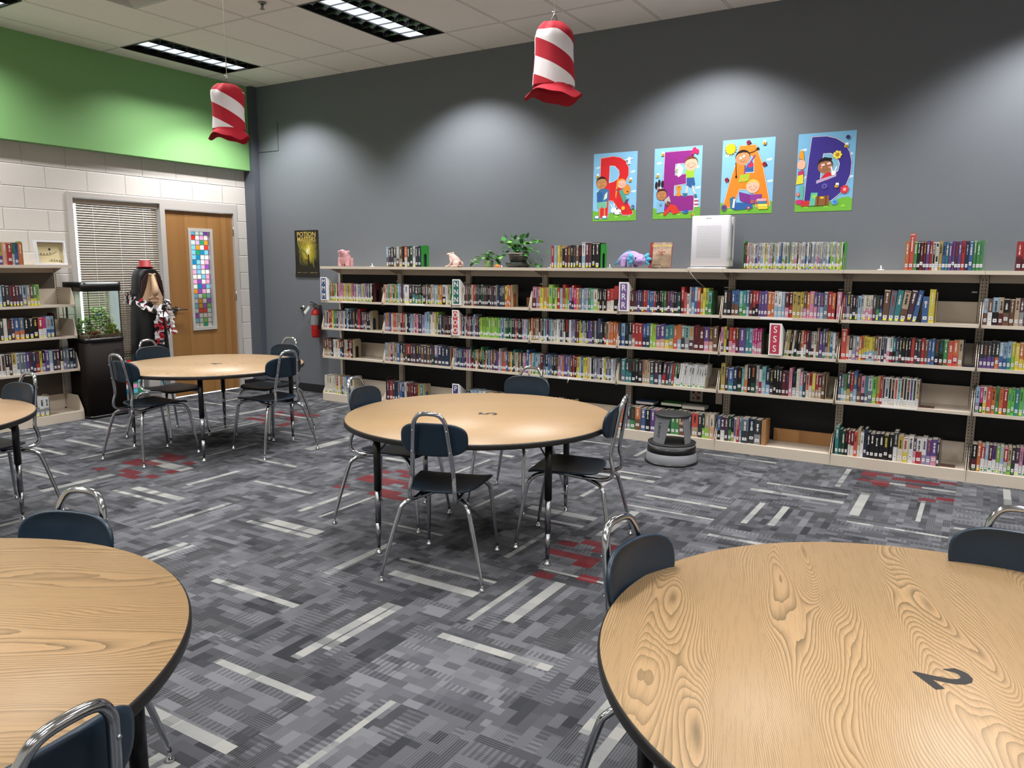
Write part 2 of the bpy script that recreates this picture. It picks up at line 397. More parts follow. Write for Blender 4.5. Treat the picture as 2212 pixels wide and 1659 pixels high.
# door
dr = bpy.data.objects.new('door_1', None); COL.objects.link(dr); dr['kind'] = 'structure'
g = G(M_oakdoor); y0, y1 = -1.211, -.294
for a, b, c, d in ((y0, -.9, .012, 2.13), (-.607, y1, .012, 2.13), (-.9, -.607, .012, .785), (-.9, -.607, 1.92, 2.13)): g.box(-.055, -.01, a, b, c, d)
g.build('door_leaf', dr)
g = G(M_frame)
for a, b, c, d in ((-.918, -.885, .762, 1.942), (-.622, -.589, .762, 1.942), (-.885, -.622, .762, .8), (-.885, -.622, 1.905, 1.942)): g.box(-.062, .004, a, b, c, d)
g.build('glazing_frame', dr)
G(M_film).box(-.034, -.032, -.885, -.622, .8, 1.905).build('door_glass', dr)
M_steel = mat('brushed_nickel', '8a8783', .32, metal=1)
g = G(M_steel).tube([(-.01, -1.145, 1.02), (.012, -1.145, 1.02)], .034, 20).tube([(.012, -1.145, 1.02), (.052, -1.145, 1.02)], .013, 12)
g.tube([(.05, -1.145, 1.02), (.056, -1.12, 1.02), (.054, -1.06, 1.018), (.05, -1.02, 1.016)], [.013, .011, .009, .008], 10, sub=3)
g.build('door_handle', dr)
for z in (.3, 1.15, 1.93):
    G(M_steel).tube([(.004, -.287, z-.055), (.004, -.287, z+.055)], .008, 8).build('hinge', dr)
# unseen black box added behind the door, keeps daylight off the lower film
struct(G(M_black).box(-.3, -.075, -1.2, -.3, 0, 1.2), 'door_light_blocker')

# ceiling troffers
M_lou = mat('dark_mirror_louver', '6f7274', .2, metal=1); M_troff = mat('troffer_black_trim', '0c0d0c', .4)
em = NM('lamp_glow'); em.out((.9, .95, 1.), .5); em.b.inputs['Emission Color'].default_value = (.86, .92, 1, 1); em.b.inputs['Emission Strength'].default_value = .85
TR = None
for k, (x0, y1) in enumerate(TROFFERS):
    if k >= 1 and not (x0 < 6 and y1 > -4): pass
    if TR is None:
        TR = thing('ceiling_troffer', '', 'ceiling light', (x0, y1, H))
        w, l = .6096, 1.2192
        g = G(M_troff)
        for a, b, c, d in ((0, w, -.014, 0), (0, w, -l, -l+.014), (0, .014, -l, 0), (w-.014, w, -l, 0)): g.box(a, b, c, d, -.004, .012)
        g.box(0, w, -l, 0, .1, .104).box(0, .004, -l, 0, .0, .1).box(w-.004, w, -l, 0, .0, .1).box(0, w, -.004, 0, .0, .1).box(0, w, -l, -l+.004, .0, .1)
        g.build('trim_frame', TR)
        g = G(M_lou)
        for q in (1, 2):
            xx = .014+q*(w-.028)/3; g.poly([(xx-.001, -l+.014, .004), (xx-.001, -.014, .004), (xx+(.006 if q == 1 else -.006), -.014, .085), (xx+(.006 if q == 1 else -.006), -l+.014, .085)])
        for q in range(1, 8):
            yy = -.014-q*(l-.028)/8
            for c0 in (0, 1, 2):
                a = .014+c0*(w-.028)/3; b = a+(w-.028)/3; n = 6
                for t in range(n if c0 != 1 else 0):
                    u0, u1 = t/n, (t+1)/n; h = lambda u: .004+.05*(1-math.cos(PI*min(u, 1-u)*1.0))*0
                    zt = lambda u: .03+.03*math.sin(PI*u)
                    g.poly([(a+(b-a)*u0, yy, .004), (a+(b-a)*u1, yy, .004), (a+(b-a)*u1, yy-.012, zt(u1)), (a+(b-a)*u0, yy-.012, zt(u0))])
        for q in range(1, 8):
            yy = -.014-q*(l-.028)/8; g.box(.014+(w-.028)/3, .014+2*(w-.028)/3, yy-.003, yy, .002, .011)
        g.build('louver', TR)
        G(em.m).box(.014+(w-.028)/3+.006, .014+2*(w-.028)/3-.006, -l+.02, -.02, .012, .018).build('lamp_panel', TR)
        g = G(M_lou)
        for c0 in (0, 2):
            a = .014+c0*(w-.028)/3; b = a+(w-.028)/3; n = 8
            for t in range(n):
                u0, u1 = t/n, (t+1)/n; zz = lambda u: .045+.045*math.sin(PI*u)
                g.poly([(a+(b-a)*u0, -l+.014, zz(u0)), (a+(b-a)*u1, -l+.014, zz(u1)), (a+(b-a)*u1, -.014, zz(u1)), (a+(b-a)*u0, -.014, zz(u0))])
        g.build('reflector', TR)
        index_kids(TR); T0 = TR; o = TR
    else:
        o = copy_tree(T0); o.location = (x0, y1, H)
    i, j = k//4, k % 4
    lab = {(0, 0): 'louvred ceiling light nearest the green wall and corner, behind the smaller hanging hat', (1, 0): 'louvred ceiling light at the top edge, between the two hanging hats',
           (0, 1): 'louvred ceiling light cut off by the top left corner, beside the green wall'}.get((i, j), 'louvred ceiling light beyond the edge of the photo')
    tag(o, lab, 'ceiling light', 'lay-in ceiling lights')
# ceiling diffuser and sprinkler
v = thing('ceiling_vent', 'square cream air diffuser in the ceiling, cut by the top edge near the left', 'vent', (1.93, -2.8, H))
g = G(M_frame)
for a, z in ((.3, -.004), (.24, -.018), (.17, -.026), (.1, -.03)):
    for s0 in range(4):
        A = [(a, a), (-a, a), (-a, -a), (a, -a)][s0]; B = [(-a, a), (-a, -a), (a, -a), (a, a)][s0]
        g.poly([(A[0], A[1], z), (B[0], B[1], z), (B[0]*.82, B[1]*.82, z+.022), (A[0]*.82, A[1]*.82, z+.022)])
g.build('louver_rings', v); G(M_frame).box(-.305, .305, -.305, .305, -.003, .0).build('face_frame', v)
sp = thing('ceiling_sprinkler', 'small metal sprinkler head on the ceiling between the left lights', 'sprinkler', (2.67, -2.07, H))
G(M_steel).lathe([(.035, -.002), (.03, -.012), (.012, -.014)], n=16).build('escutcheon', sp)
G(M_steel).tube([(0, 0, -.012), (0, 0, -.05)], .007).lathe([(.02, -.052), (.02, -.055)], n=12).tube([(.012, 0, -.014), (.016, 0, -.035), (0, 0, -.052)], .002, 6).tube([(-.012, 0, -.014), (-.016, 0, -.035), (0, 0, -.052)], .002, 6).build('deflector', sp)
#SECTION2
# ------------------------------------------------------------ shelving
XS = [1.485, 2.389, 3.296, 4.201, 5.106, 6.021, 6.94, 7.862, 8.784]
ROWZ = {0: 1.515, 1: 1.137, 2: .832, 3: .51, 4: .085}
SY = -.345
BAYNAME = {1: 'MMM bay', 2: 'bay between MMM and NNN signs', 3: 'NNN bay', 4: 'bay just left of RRR sign', 5: 'RRR bay', 6: 'SSS bay', 7: 'bay right of the SSS bay', 8: 'bay at the right photo edge'}
def bay(name, L, label, lab_strips=(), last=False, M=None, wood_plank=None, beige_back=False):
    """one 3 ft bay in local coordinates: x along the wall, front at y = SY, wall at y = 0"""
    t = thing(name, label, 'bookshelf', (0, 0, 0), 0, 'steel library shelving bays')
    def gg(m): return G(m, M)
    x0, x1 = 0, L; o = []
    g = gg(mat('grey_beige_back', '5a5149', .5) if beige_back else M_black).box(x0+.027, x1-.027, -.054 if beige_back else -.014, -.050 if beige_back else -.006, .05, 1.44)
    if not beige_back: g.use(M_paper).box(x1-.075, x1-.04, -.016, -.014, 1.352, 1.362)
    o.append(g.build('back_panel', t))
    for xx, a_, b_ in ((x0, 0, .027), (x1, -.027, 0)):
        g = gg(M_beige).box(xx+a_+(.0008 if a_ == 0 else 0), xx+b_-(.0008 if b_ == 0 else 0), -.055, -.015, 0, 1.497)
        g.use(M_black); z = .12
        while z < 1.46:
            dx = .009 if a_ == 0 else -.014
            g.box(xx+dx, xx+dx+.005, -.0562, -.055, z, z+.014); z += .0254
        o.append(g.build('upright', t))
    g = gg(M_beige).box(x0+.001, x1-.001, SY+.01, -.002, 1.497, 1.515).box(x0+.03, x1-.03, -.05, -.04, 1.425, 1.497)
    g.box(x0+.001, x1-.001, SY+.006, SY+.016, 1.488, 1.5155)
    for xx in (x0+.03, x1-.033): g.poly([(xx, -.05, 1.43), (xx, -.05, 1.497), (xx, -.25, 1.497)])
    o.append(g.build('top_shelf', t))
    for r in (1, 2, 3):
        z = ROWZ[r]
        g = gg(M_beige).box(x0+.006, x1-.006, SY+.008, -.058, z-.008, z-.001).box(x0+.006, x1-.006, SY, SY+.012, z-.022, z+.001)
        if (r, 'none') not in lab_strips: g.box(x0+.03, x1-.03, -.062, -.059, z, z+.15)
        if (r, 'tag') in lab_strips: g.use(M_paper).box(L*.35, L*.62, SY-.0015, SY, z-.017, z-.003)
        s = g.build('shelf', t); o.append(s)
        for xx in (x0+.005, x1-.008):
            b = gg(M_beige); P = [(-.058, z-.022), (-.058, z+.165), (SY+.05, z+.16), (SY-.002, z+.012), (SY-.002, z-.03)]
            V = [[b.v((xx+d, y, zz)) for y, zz in P] for d in (0, .003)]
            b.f(V[0]); b.f(V[1][::-1])
            for q in range(5): b.f([V[0][q], V[0][(q+1) % 5], V[1][(q+1) % 5], V[1][q]])
            b.tube([(xx+.0015, SY-.002, z-.03), (xx+.0015, SY-.002, z+.012), (xx+.0015, SY+.05, z+.16)], .0028, 6)
            b.build('end_bracket', s)
    g = gg(M_beige).box(x0+.001, x1-.001, SY-.012, SY, 0, .086).box(x0+.001, x1-.001, SY, -.058, .076, .084)
    if (4, 'none') not in lab_strips: g.box(x0+.03, x1-.03, -.062, -.059, .085, .235)
    s = g.build('base_shelf', t)
    for xx in (x0+.005, x1-.008):
        b = gg(M_beige); P = [(-.058, .05), (-.058, .24), (SY+.07, .235), (SY-.014, .10), (SY-.014, .05)]
        V = [[b.v((xx+d, y, zz)) for y, zz in P] for d in (0, .003)]
        b.f(V[0]); b.f(V[1][::-1])
        for q in range(5): b.f([V[0][q], V[0][(q+1) % 5], V[1][(q+1) % 5], V[1][q]])
        b.build('end_bracket', s)
    return t
BAYLAB = ['beige steel shelving bay at the left end of the dark wall, with the MMM sign', 'beige steel shelving bay whose top holds the pink frog at its right end',
 'beige steel shelving bay with the green NNN and red OOO signs', 'beige steel shelving bay left of the purple RRR sign, under red and yellow books',
 'beige steel shelving bay behind the kick stool, under the air purifier', 'beige steel shelving bay with the large red SSS sign',
 'beige steel shelving bay with a half empty upper shelf, right of the SSS bay', 'beige steel shelving bay cut off by the right photo edge']
for i in range(8):
    st = {0: [(1, 'tag'), (2, 'tag')], 1: [(1, 'tag')], 2: [(1, 'none'), (4, 'none')], 3: [(3, 'tag')], 4: [(1, 'tag')], 5: [(1, 'tag'), (4, 'none')], 6: [(3, 'tag')], 7: [(1, 'tag')]}.get(i, [])
    b = bay('library_shelf', XS[i+1]-XS[i], BAYLAB[i], st, last=(i == 7))
    b.location = (XS[i], 0, 0)
# left wall bay: local x runs along world -y... mapped so the front faces +x
LM = Matrix(((0, -1, 0, 0), (1, 0, 0, 0), (0, 0, 1, 0), (0, 0, 0, 1)))     # (x, y) -> (-y, x)
KX = .30/.345
b = bay('library_shelf', .9144, 'beige steel shelving bay on the white block wall beside the aquarium', [(4, 'x')], last=True, M=LM, beige_back=True)
b.location = (-.045, -2.445-.9144, 0)
LZ = {0: 1.515, 1: 1.137, 2: .832, 3: .51, 4: .085}

# ------------------------------------------------------------ tables
M_edge = mat('black_edge_band', '15110f', .4); M_legblk = mat('black_enamel', '08090b', .3)
WOODS = {}
def table(x, y, z, ang, leg0, wm, label, num=None):
    t = thing('round_table', label, 'table', (x, y, 0), 0, 'round oak laminate tables')
    R = .762
    G(wm).lathe([(.0, z-.026), (R-.006, z-.026), (R-.0045, z-.004), (R-.006, z), (.0, z)], n=128, cap=False).build('tabletop', t)
    G(M_edge).lathe([(R-.0055, z-.030), (R-.001, z-.029), (R, z-.024), (R, z-.009), (R-.002, z-.003), (R-.0055, z-.0012)], n=128, cap=False).build('edge_band', t)
    for k in range(4):
        a = leg0+k*PI/2; c, s = .645*math.cos(a), .645*math.sin(a)
        g = G(M_legblk).tube([(c, s, z-.34), (c, s, z-.028)], .0195, 16).tube([(c*.8, s*.8, z-.03), (c, s, z-.14)], .004, 6)
        g.box(c-.05, c+.05, s-.05, s+.05, z-.032, z-.026)
        g.use(M_chromed).tube([(c, s, .17), (c, s, z-.34)], .0155, 16).tube([(c, s, .03), (c, s, .17)], [.0085, .0155], 16)
        l = g.build('leg', t)
        G(M_chrome).lathe([(.0, .0), (.021, .0), (.020, .006), (.012, .016), (.006, .03), (.006, .036)], (c, s, 0), 16).build('foot_glide', l)
    if num:
        st, M = num
        G(mat('number_ink', '161311', .5)).text(st, .15, M, off=.0035).build('table_number', t)
    return t
def glyphM(px, py, z, upx, upy):
    u = Vector((upx, upy, 0)).normalized(); r = Vector((u.y, -u.x, 0))
    return Matrix(((r.x, u.x, 0, px), (r.y, u.y, 0, py), (0, 0, 1, z), (0, 0, 0, 1)))
def la(x, y, cx, cy): return math.atan2(y-cy, x-cx)
T5c, TBc, TDc, TCc, TEc = (5.462, -3.085), (2.29, -2.444), (7.89, -4.885), (5.932, -6.273), (2.786, -4.997)
W5 = wood('oak_laminate_streaked', .5466, 'a1835f', '7c6445', 8, 1.0, .3)
WB = wood('oak_laminate_cathedral', .5466, 'a28563', '796244', 8, 4.0)
WC = wood('oak_laminate_long', .60, '977a55', '675236', 8, 6.5, .75)
WD = wood('oak_laminate_bold', 1.83, 'a38560', '665437', 14, 9.3, 1.0)
WE = wood('oak_laminate_plain', .2, 'a5886a', '876a4c', 7, 12., .4)
table(*T5c, .69, 0, la(5.204, -3.681, *T5c), W5, 'round oak table marked 5 in the middle of the room, with four chairs', ('5', glyphM(.035, .045, .6906, -.87, -.36)))
table(*TBc, .69, 0, la(2.745, -2.906, *TBc), WB, 'round oak table farthest away, in front of the wooden door', ('4', glyphM(.02, .03, .6906, -.87, -.36)))
table(*TDc, .685, 0, .4, WD, 'large round oak table marked 2 filling the bottom right corner', ('2', glyphM(-.012, -.073, .6856, .75, .66)))
table(*TCc, .745, 0, .80, WC, 'round oak table at the bottom left, two chairs tucked around it')
table(*TEc, .685, 0, 1.2, WE, 'round oak table cut by the left edge, in front of the left bookshelf')

# ------------------------------------------------------------ chairs
def make_chair():
    t = thing('school_chair', '', 'chair', (0, 0, 0), 0, 'navy school chairs with chrome frames')
    # seat shell
    g = G(M_navy); rings = []
    def outline(k, r, n=48):
        a = 2*PI*k/n; c, s_ = math.cos(a), math.sin(a); e = .38
        x = math.copysign(abs(c)**e, c); y = math.copysign(abs(s_)**e, s_)
        hw = .190+.016*y; return Vector((x*hw*r, .03+y*.193*r, 0))
    def zf(p): return .452-.016*max(0, 1-(p.x/.17)**2)*(1 if p.y < .12 else max(0, 1-(p.y-.12)/.1)) - .9*max(0, p.y-.14)**2*4 + .10*max(0, -.05-p.y)**1.5
    for r, dz in ((.02, -.010), (.5, -.010), (.85, -.010), (.955, -.011), (.99, -.008), (1.0, -.003), (.992, .001), (.97, .002), (.9, .0), (.7, 0), (.4, 0), (.15, 0), (.02, 0)):
        ring = []
        for k in range(48):
            p = outline(k, r); ring.append((p.x, p.y, zf(p)+dz))
        rings.append(ring)
    g.rings(rings); g.build('seat', t)
    # backrest shell
    g = G(M_navy); rings = []
    def bk(k, r, d, n=48):
        a = 2*PI*k/n; c, s_ = math.cos(a), math.sin(a); e = .62
        x = math.copysign(abs(c)**e, c)*.169*r; z = math.copysign(abs(s_)**.72, s_)*.083*r
        return (x, -.243-.12*z+1.15*x*x+d, .714+z)
    for r, d in ((.02, .0), (.6, .0), (.9, .0), (.975, .002), (1, .007), (.99, .013), (.965, .0165), (.93, .016), (.88, .0135), (.5, .0125), (.02, .012)):
        rings.append([bk(k, r, d) for k in range(48)])
    g.rings(rings); g.build('backrest', t)
    half = [(.06, .13, .420), (.10, -.06, .412), (.108, -.17, .408), (.112, -.222, .418), (.113, -.245, .445), (.110, -.243, .49), (.104, -.232, .54), (.094, -.248, .65), (.082, -.268, .77), (.073, -.276, .812), (.048, -.283, .842), (.0, -.285, .849)]
    P = half+[(-x, y, z) for x, y, z in half[-2::-1]]
    g = G(M_chrome).tube(P, .0108, 10, sub=4)
    for x in (-.088, .088):
        for z in (.66, .765): g.ell((x*(1.06 if z < .7 else .96), -.262 if z < .7 else -.279, z), (.005, .003, .005), 8, 4)
    g.build('back_frame', t)
    for sx in (-1, 1):
        for front in (0, 1):
            if front: P = [(.195, .265, .03), (.186, .245, .16), (.174, .212, .345), (.163, .190, .392), (.135, .155, .414), (.06, .05, .424), (.02, .0, .424)]
            else: P = [(.255, -.275, .03), (.228, -.255, .15), (.180, -.218, .335), (.163, -.200, .376), (.132, -.165, .395), (.06, -.06, .404), (.02, .0, .406)]
            P = [(x*sx, y, z) for x, y, z in P]
            l = G(M_chrome).tube(P, [.0078, .0105, .0115, .0115, .0115, .011, .0108], 10, sub=4).build('leg', t)
            G(M_chrome).lathe([(.0, .0), (.017, .0), (.0165, .006), (.010, .014), (.0062, .022), (.0062, .034)], (P[0][0], P[0][1], 0), 14).build('foot_glide', l)
    return t
CHAIRS = [  # x, y, heading x, heading y, label
 (5.624, -3.621, -.317, .949, 'navy school chair with its back to the camera at the middle table marked 5'),
 (6.015, -2.98, -.98, -.19, 'navy school chair seen side-on, right of the middle table marked 5'),
 (4.898, -3.16, .99, .15, 'navy school chair on the left side of the middle table marked 5'),
 (5.31, -2.46, .10, -1, 'navy school chair facing us behind the middle table, before the bookshelves'),
 (2.27, -3.01, -.03, 1, 'navy school chair nearest us at the left of the table before the door'),
 (1.72, -2.465, 1, .0, 'navy school chair behind the far table, in front of the carved figure'),
 (2.876, -2.34, -.99, .13, 'navy school chair at the right front of the table before the door'),
 (2.34, -1.855, .12, -.99, 'navy school chair on the far side of the table before the door, by the extinguisher'),
 (2.81, -4.46, .05, -1, 'navy school chair behind the half hidden table at the left photo edge'),
 (5.67, -5.715, .30, -.95, 'navy school chair facing us behind the bottom left table'),
 (6.465, -6.165, -.96, -.10, 'navy school chair closest to the camera, cut by the bottom left corner'),
 (7.355, -4.86, 1, -.16, 'navy school chair pushed under the left side of the table marked 2'),
 (8.0, -4.41, -.10, -1, 'navy school chair behind the table marked 2, cut by the right edge')]
CH0 = None
for x, y, hx_, hy_, lab in CHAIRS:
    if CH0 is None: CH0 = make_chair(); index_kids(CH0); c = CH0
    else: c = copy_tree(CH0)
    c.location = (x, y, 0); c.rotation_euler.z = math.atan2(-hx_, hy_); c['label'] = lab
#SECTION3
# ------------------------------------------------------------ books
PAL = {'k': ('131217', 'black'), 'K': ('34363c', 'charcoal'), 'w': ('d6d6d8', 'white'), 'W': ('cfc7b4', 'cream'), 'g': ('8b8b8f', 'grey'), 'G': ('aeb4b6', 'pale grey'),
 'r': ('b3272c', 'red'), 'R': ('5e1c26', 'dark red'), 'o': ('cf6a35', 'orange'), 'q': ('d79a80', 'peach'), 'y': ('d8c43a', 'yellow'), 'Y': ('b59a48', 'mustard'),
 'l': ('93c23f', 'lime green'), 'e': ('3f8f4b', 'green'), 'E': ('1d4634', 'dark green'), 't': ('2c7f86', 'teal'), 'T': ('66b3ad', 'turquoise'),
 'b': ('355d9c', 'blue'), 'B': ('222d4c', 'navy'), 'c': ('89aecb', 'light blue'), 'p': ('5b3f86', 'purple'), 'P': ('4a2f42', 'plum'), 'm': ('cf7f9f', 'pink'),
 'M': ('c2297a', 'magenta'), 'n': ('6d4a38', 'brown'), 'N': ('b39a7c', 'tan'), 's': ('5d6b7e', 'slate'), 'a': ('8a80ac', 'lavender'), 'f': ('5fbf4a', 'bright green'), 'd': ('d6473a', 'coral red')}
def muted(h):
    c = [int(h[i:i+2], 16) for i in (0, 2, 4)]; m = sum(c)/3
    return ''.join('%02x' % int(max(0, min(255, (v*.80+m*.20)*.93))) for v in c)
BM = {k: mat('book_'+v[1].replace(' ', '_'), muted(v[0]), .38, var=.12, scale=60) for k, v in PAL.items()}
M_page = mat('page_edges', 'cfc8ba', .8, var=.08, scale=400); M_stick = mat('white_spine_sticker', 'd9d9dc', .5)
M_sty = mat('yellow_sticker', 'd6d43a', .5); M_stg = mat('green_sticker', '2f8a45', .5); M_ink = mat('print_dark', '1a1a1e', .5); M_inkw = mat('print_light', 'd8d4cc', .5); M_str = mat('red_sticker', '8f1f33', .5)
# run: (bay, row, x0, x1, height, sticker, tokens, side)
RUNS = [
(2, 0, 2.43, 2.895, .21, 'm', 'c/s P K K/g G/n n/N k o/W K E G/w K B', ''),
(4, 0, 4.415, 4.905, .20, 'y', 'r c y Y kv R n k K n k w/c^1.3 R^1.3 P^ k^1.2 k^1.6', ''),
(6, 0, 6.185, 6.925, .205, 'yg', 'E r m m N N G p1.2 a a c c w y l G m g e q c c b b l Y t Y t Y l m m n w W a a b c b B a c m m a a G a c c b l l c l y l l', ''),
(7, 0, 7.35, 7.84, .205, 'w', 'o1.3 d^^1.6 e1.1 k R R p r W/k w/k Y1.2 b t p p P p r1.2 B1.2 b1.2 e1.2 e e', ''),
(8, 0, 8.035, 8.30, .20, 'w', 'r/R r/R r/R r/R r/k r/k r/k r/k', ''),
(1, 1, 1.61, 2.235, .19, 'yg', 'e o r e l W R m m m m G y W N N y N m R m a W g c a y N a a P g K w k', ''),
(2, 1, 2.389, 3.279, .195, 'yg', 'q1.4 g1.2 e o g E Y e c a P g w2.6/W P2/k K1.6/t K1.6/t k/n k/e k/c n1.5/k s/g K n N g c g Y1.3 o G2/k w N1.3 e', ''),
(3, 1, 3.411, 3.975, .205, 'w', 'W P n1.2 K n N r1.2 K K k E E R k k P K P s B B K K y/o o o', ''),
(4, 1, 4.219, 5.09, .195, 'w', 'm1.7/R a o y1.6 Y1.6/y o l^1.8 e1.2 l/y r1.4 c1.3 r^1.2/o l o/c a/P r^/k M1.2 o1.3 s1.2 c g a/c e T1.4 W1.8/l k/N k k/N k r1.6/W r1.6/W r^1.8/k', ''),
(5, 1, 5.205, 5.665, .185, 'wy', 'R R P P p B R r r b b b r k k k E e R P p P k B E', ''),
(5, 1, 5.668, 5.935, .195, 'w', 'r^1.4/R dv1.1 wv g^.8 b^1.2/c c^1.1/b o^1.2/r Yv y^v1 l^/e T1.4/e', 'end'),
(6, 1, 6.035, 6.895, .205, 'w', 'K1.4 k1.4 b1.4/n b1.4/n T1.5/e t1.3/e b/c R1.3 r/k r/k p p p1.2 o1.4 o w1.1/c w1.4/c c1.2 R1.3/m R1.2/r Y1.4 Y1.4 y/N n/m o/m m1.5 p/m s/a p1.2/c s1.3 r1.3 o/r', ''),
(6, 1, 6.907, 6.938, .205, 'w', 'm', 'end'),
(7, 1, 6.954, 7.225, .19, 'm', 'r.8 b.8 K^1.4/g P k1.2/E P/n c1.4 G W/m W/m W/m W.9/m P1.3 E1.3/e B1.2/b', ''),
(7, 1, 7.225, 7.455, .235, 'y', 'n1.2 s1.1 t1.1 N1.2/n P1.1 b.9', 'lean'),
(7, 1, 7.49, 7.57, .19, 'w', 'b1.3 y^^1.2', 'end'),
(8, 1, 7.873, 8.30, .19, 'w', 'c/n n/w c1.4/k N/R k/n1.3 n1.2 N P/g t/R p/e a/m P/G c/N R/n n', ''),
(1, 2, 1.499, 2.189, .195, 'w', 'N g1.2 w/k r1.2 r y e s P G N/o a W K^/k c^1.3 k B B n k P r^1.3 k p n P/g k B', ''),
(2, 2, 2.388, 3.283, .195, 'w', 'a1.3 o.7 Y/a p1.3 W o d1.2 g N N m/k r n w k B c a G r m B P a a c^1.3 c^1.4 G W W1.4^ Y^ l/G^ k s B n k R1.2 k s', ''),
(3, 2, 3.385, 4.197, .195, 'w', 'o.8 c B W P^1.3/n p1.2 o1.1 K1.2 s c^1.2 P1.3 R1.1/p K l l l l f l l l f l l l f l e c b G e E E B e k B r1.3/o P B k n c m1.2 c e n', ''),
(4, 2, 4.205, 5.10, .205, 'wy', 'o/N1.2 n1.4 N q/g k/W W/n k c w/K B s c g W G w G B g k/w r/k K w1.2 a1.2 a K1.2 R1.2 y K/y c1.2 k/N B p1.2 p K1.2 g K b^1.3/B K1.3 k n/r W1.3/n o1.3 o1.3 o1.3 o1.2', ''),
(5, 2, 5.106, 6.0, .205, 'w', 'B c/b1.6 k1.6 k1.3/s r1.2/N r1.5 r1.5 b1.5/B b1.5/B l1.2 l1.2 p1.7/q p1.7/q t1.7/y t1.7/Y o1.5/d o1.4/c g1.5/K T1.6/g N1.6/P R2 R2 p1.7/m n1.5/q n1.7', ''),
(6, 2, 6.025, 6.36, .205, 'w', 'm1/p y1.1 k.8 r1.2/m r1.2/m R1 p2.2 t1.4 c/t1 M.8/m M.8/m M.8/m M.8/m', 'leftof'),
(6, 2, 6.535, 6.935, .205, 'wg', 'W Y k W k k n o/w r/w R B W/R W1.1 n^ p1.3 s^/p P^/g Y c/b w/G n', 'rightof'),
(7, 2, 6.957, 7.772, .185, 'r', 'd^^2 q K/w1.2 g/a1.2 w/m1.2 o/y.8 o/y.8 y/c y/c y/c y/c.8 n/g1.1 W1.2/n B1.1 w.8/B w/m w/R t1.1/k B/s K1.1 k K k r1.2 K K r1.3 n1.1 b1.1 b1.1 E1.4/k E1.4/k e1.5 d1.6 o1.6/d N1.5', ''),
(8, 2, 7.875, 8.30, .19, 'w', 'K/p K/p K/p K/p K/o c/b c/b c/t y/l y o/y o/y o/y o/y r/y l/y o/y e/y', ''),
(1, 3, 1.48, 1.925, .195, 'w', 'n/N n/N n/N n/N n/g k w1.3 W1.5 o/w1.2 R/b1.3 k N W/N k/o r/q1.3 k', ''),
(2, 3, 2.396, 3.245, .20, 'w', 'c/g N N/m m/P g Y b1.7 k1.6/N K n r1.7/k K1.4 P1.5 K1.5 P n1.6 K1.5 n1.5 K E a1.8/P B1.9 B1.6 B2.2', ''),
(3, 3, 3.291, 4.20, .19, 'w', 'd c s P B t B p P B m r c E^/r k E/r E e/w o E o/k e^/B e k/r q E^ c b o B N/p P p m G^ a d n/o o/d b n o y E t^/k N W n N E^ s m n/m b^1.6 c', ''),
(4, 3, 4.20, 5.08, .195, 'wy', 'o c t c2/l g/n1.3 R1.7 K1.6/s k1.2/c b1.4 s K1.3 k E p/m m a o p b/p a s R r1.2 k o/y y c b y1.6 y N1.2 W k s g a a k w y s N b w G1.2', ''),
(5, 3, 5.141, 5.52, .205, 'w', 't1.5/s K1.3/t K1/t E1.5/k k.8 K1.5/k o.8/N N1 N1 K1.3/t P1.7 K1/c', ''),
(5, 3, 5.52, 5.905, .20, 'g', 'P1.5/r P1.5 s r e/w k/w w w w w w w w w w w w', 'lean5'),
(6, 3, 6.04, 6.86, .20, 'w', 'Y1.5^ P1.2 b1.8/t B1.3 k/E1.7 T.8 N/o1.1^ k1.2^ k1.6/E^ g1.1^ w/r T1.3/c^ B/c1.4 k/P1.2 k1^ k.9^ k.9^ R1.4 R1 m1^ k/G1.3 w/W1.2^ m/c K1 W/d r/W1 y/N r/N R/N n', ''),
(7, 3, 6.958, 7.517, .205, 'w', 'B/s s/c e/G K1.2^/Y r^/g b^1.3/c P1.4/n m1.4/P t/s G1.5/s f1.3/l Y1.3/o r.8 w/K w/B w/k W/k w/d w/T w/n W/k w/k w/p w/E w/Y', ''),
(8, 3, 7.875, 8.32, .19, 'g', 'c1.3/a M/k1 W/y d1.4 o1.3 e o1.2 r1.3 f f t1.3 f1.2 c1.3 c1.3 Y W/N y B w/B', ''),
(1, 4, 1.481, 1.925, .20, 'g', 'W1.5 W1.3 W2 W W W/w r1.2/y w Y m/R c G b1.2/c N W2.4/G', ''),
(2, 4, 2.41, 2.90, .205, 'w', 'P r1.6 K1.2 B s b1.2 B G R R R R R Y t1.2', ''),
(3, 4, 3.47, 3.902, .20, 'w', 'k c c c c w c w N N N N k n N n', ''),
(4, 4, 4.42, 4.62, .20, 'w', 'n N n R n k', ''),
(5, 4, 5.14, 6.0, .205, 'w', 'o m1.3/s K/g E1.6/e o1.7/n b1.6 k1.4 p1.7 m1.3/n k k E1.4 e1.3 e1.2 q1.5/n k1 K1.2 d1.8/N K1.2 E.8/l N1.4/l W1.2/q', ''),
(6, 4, 6.028, 6.39, .205, 'w', 'b/k1.2 P1.4/w P1.2 E1.2/e k.8/Y w.9/p r.9 c.8 s/K2.3 B/K2 K2.1/g', ''),
(7, 4, 6.963, 7.68, .195, 'w', 't^1.1 E E k r/w.8 R/W1.1 d1 N^/W1 w1 B^ k k1.4 k1.4 k1.4 k1.5 k1.4 K^/w1.4 Y1.5/W W1.5/y w1.6 P.8/m w1.7/r w1.3/a p1.4/a p1.7/m K.6', ''),
(8, 4, 7.885, 8.36, .20, 'g', 'k1.5/R o r/w c/w R/w p/w l/w c/w r/G N/l K P/w m/w B/w c/w y/w b/w r/w T/l e/l', ''),
]
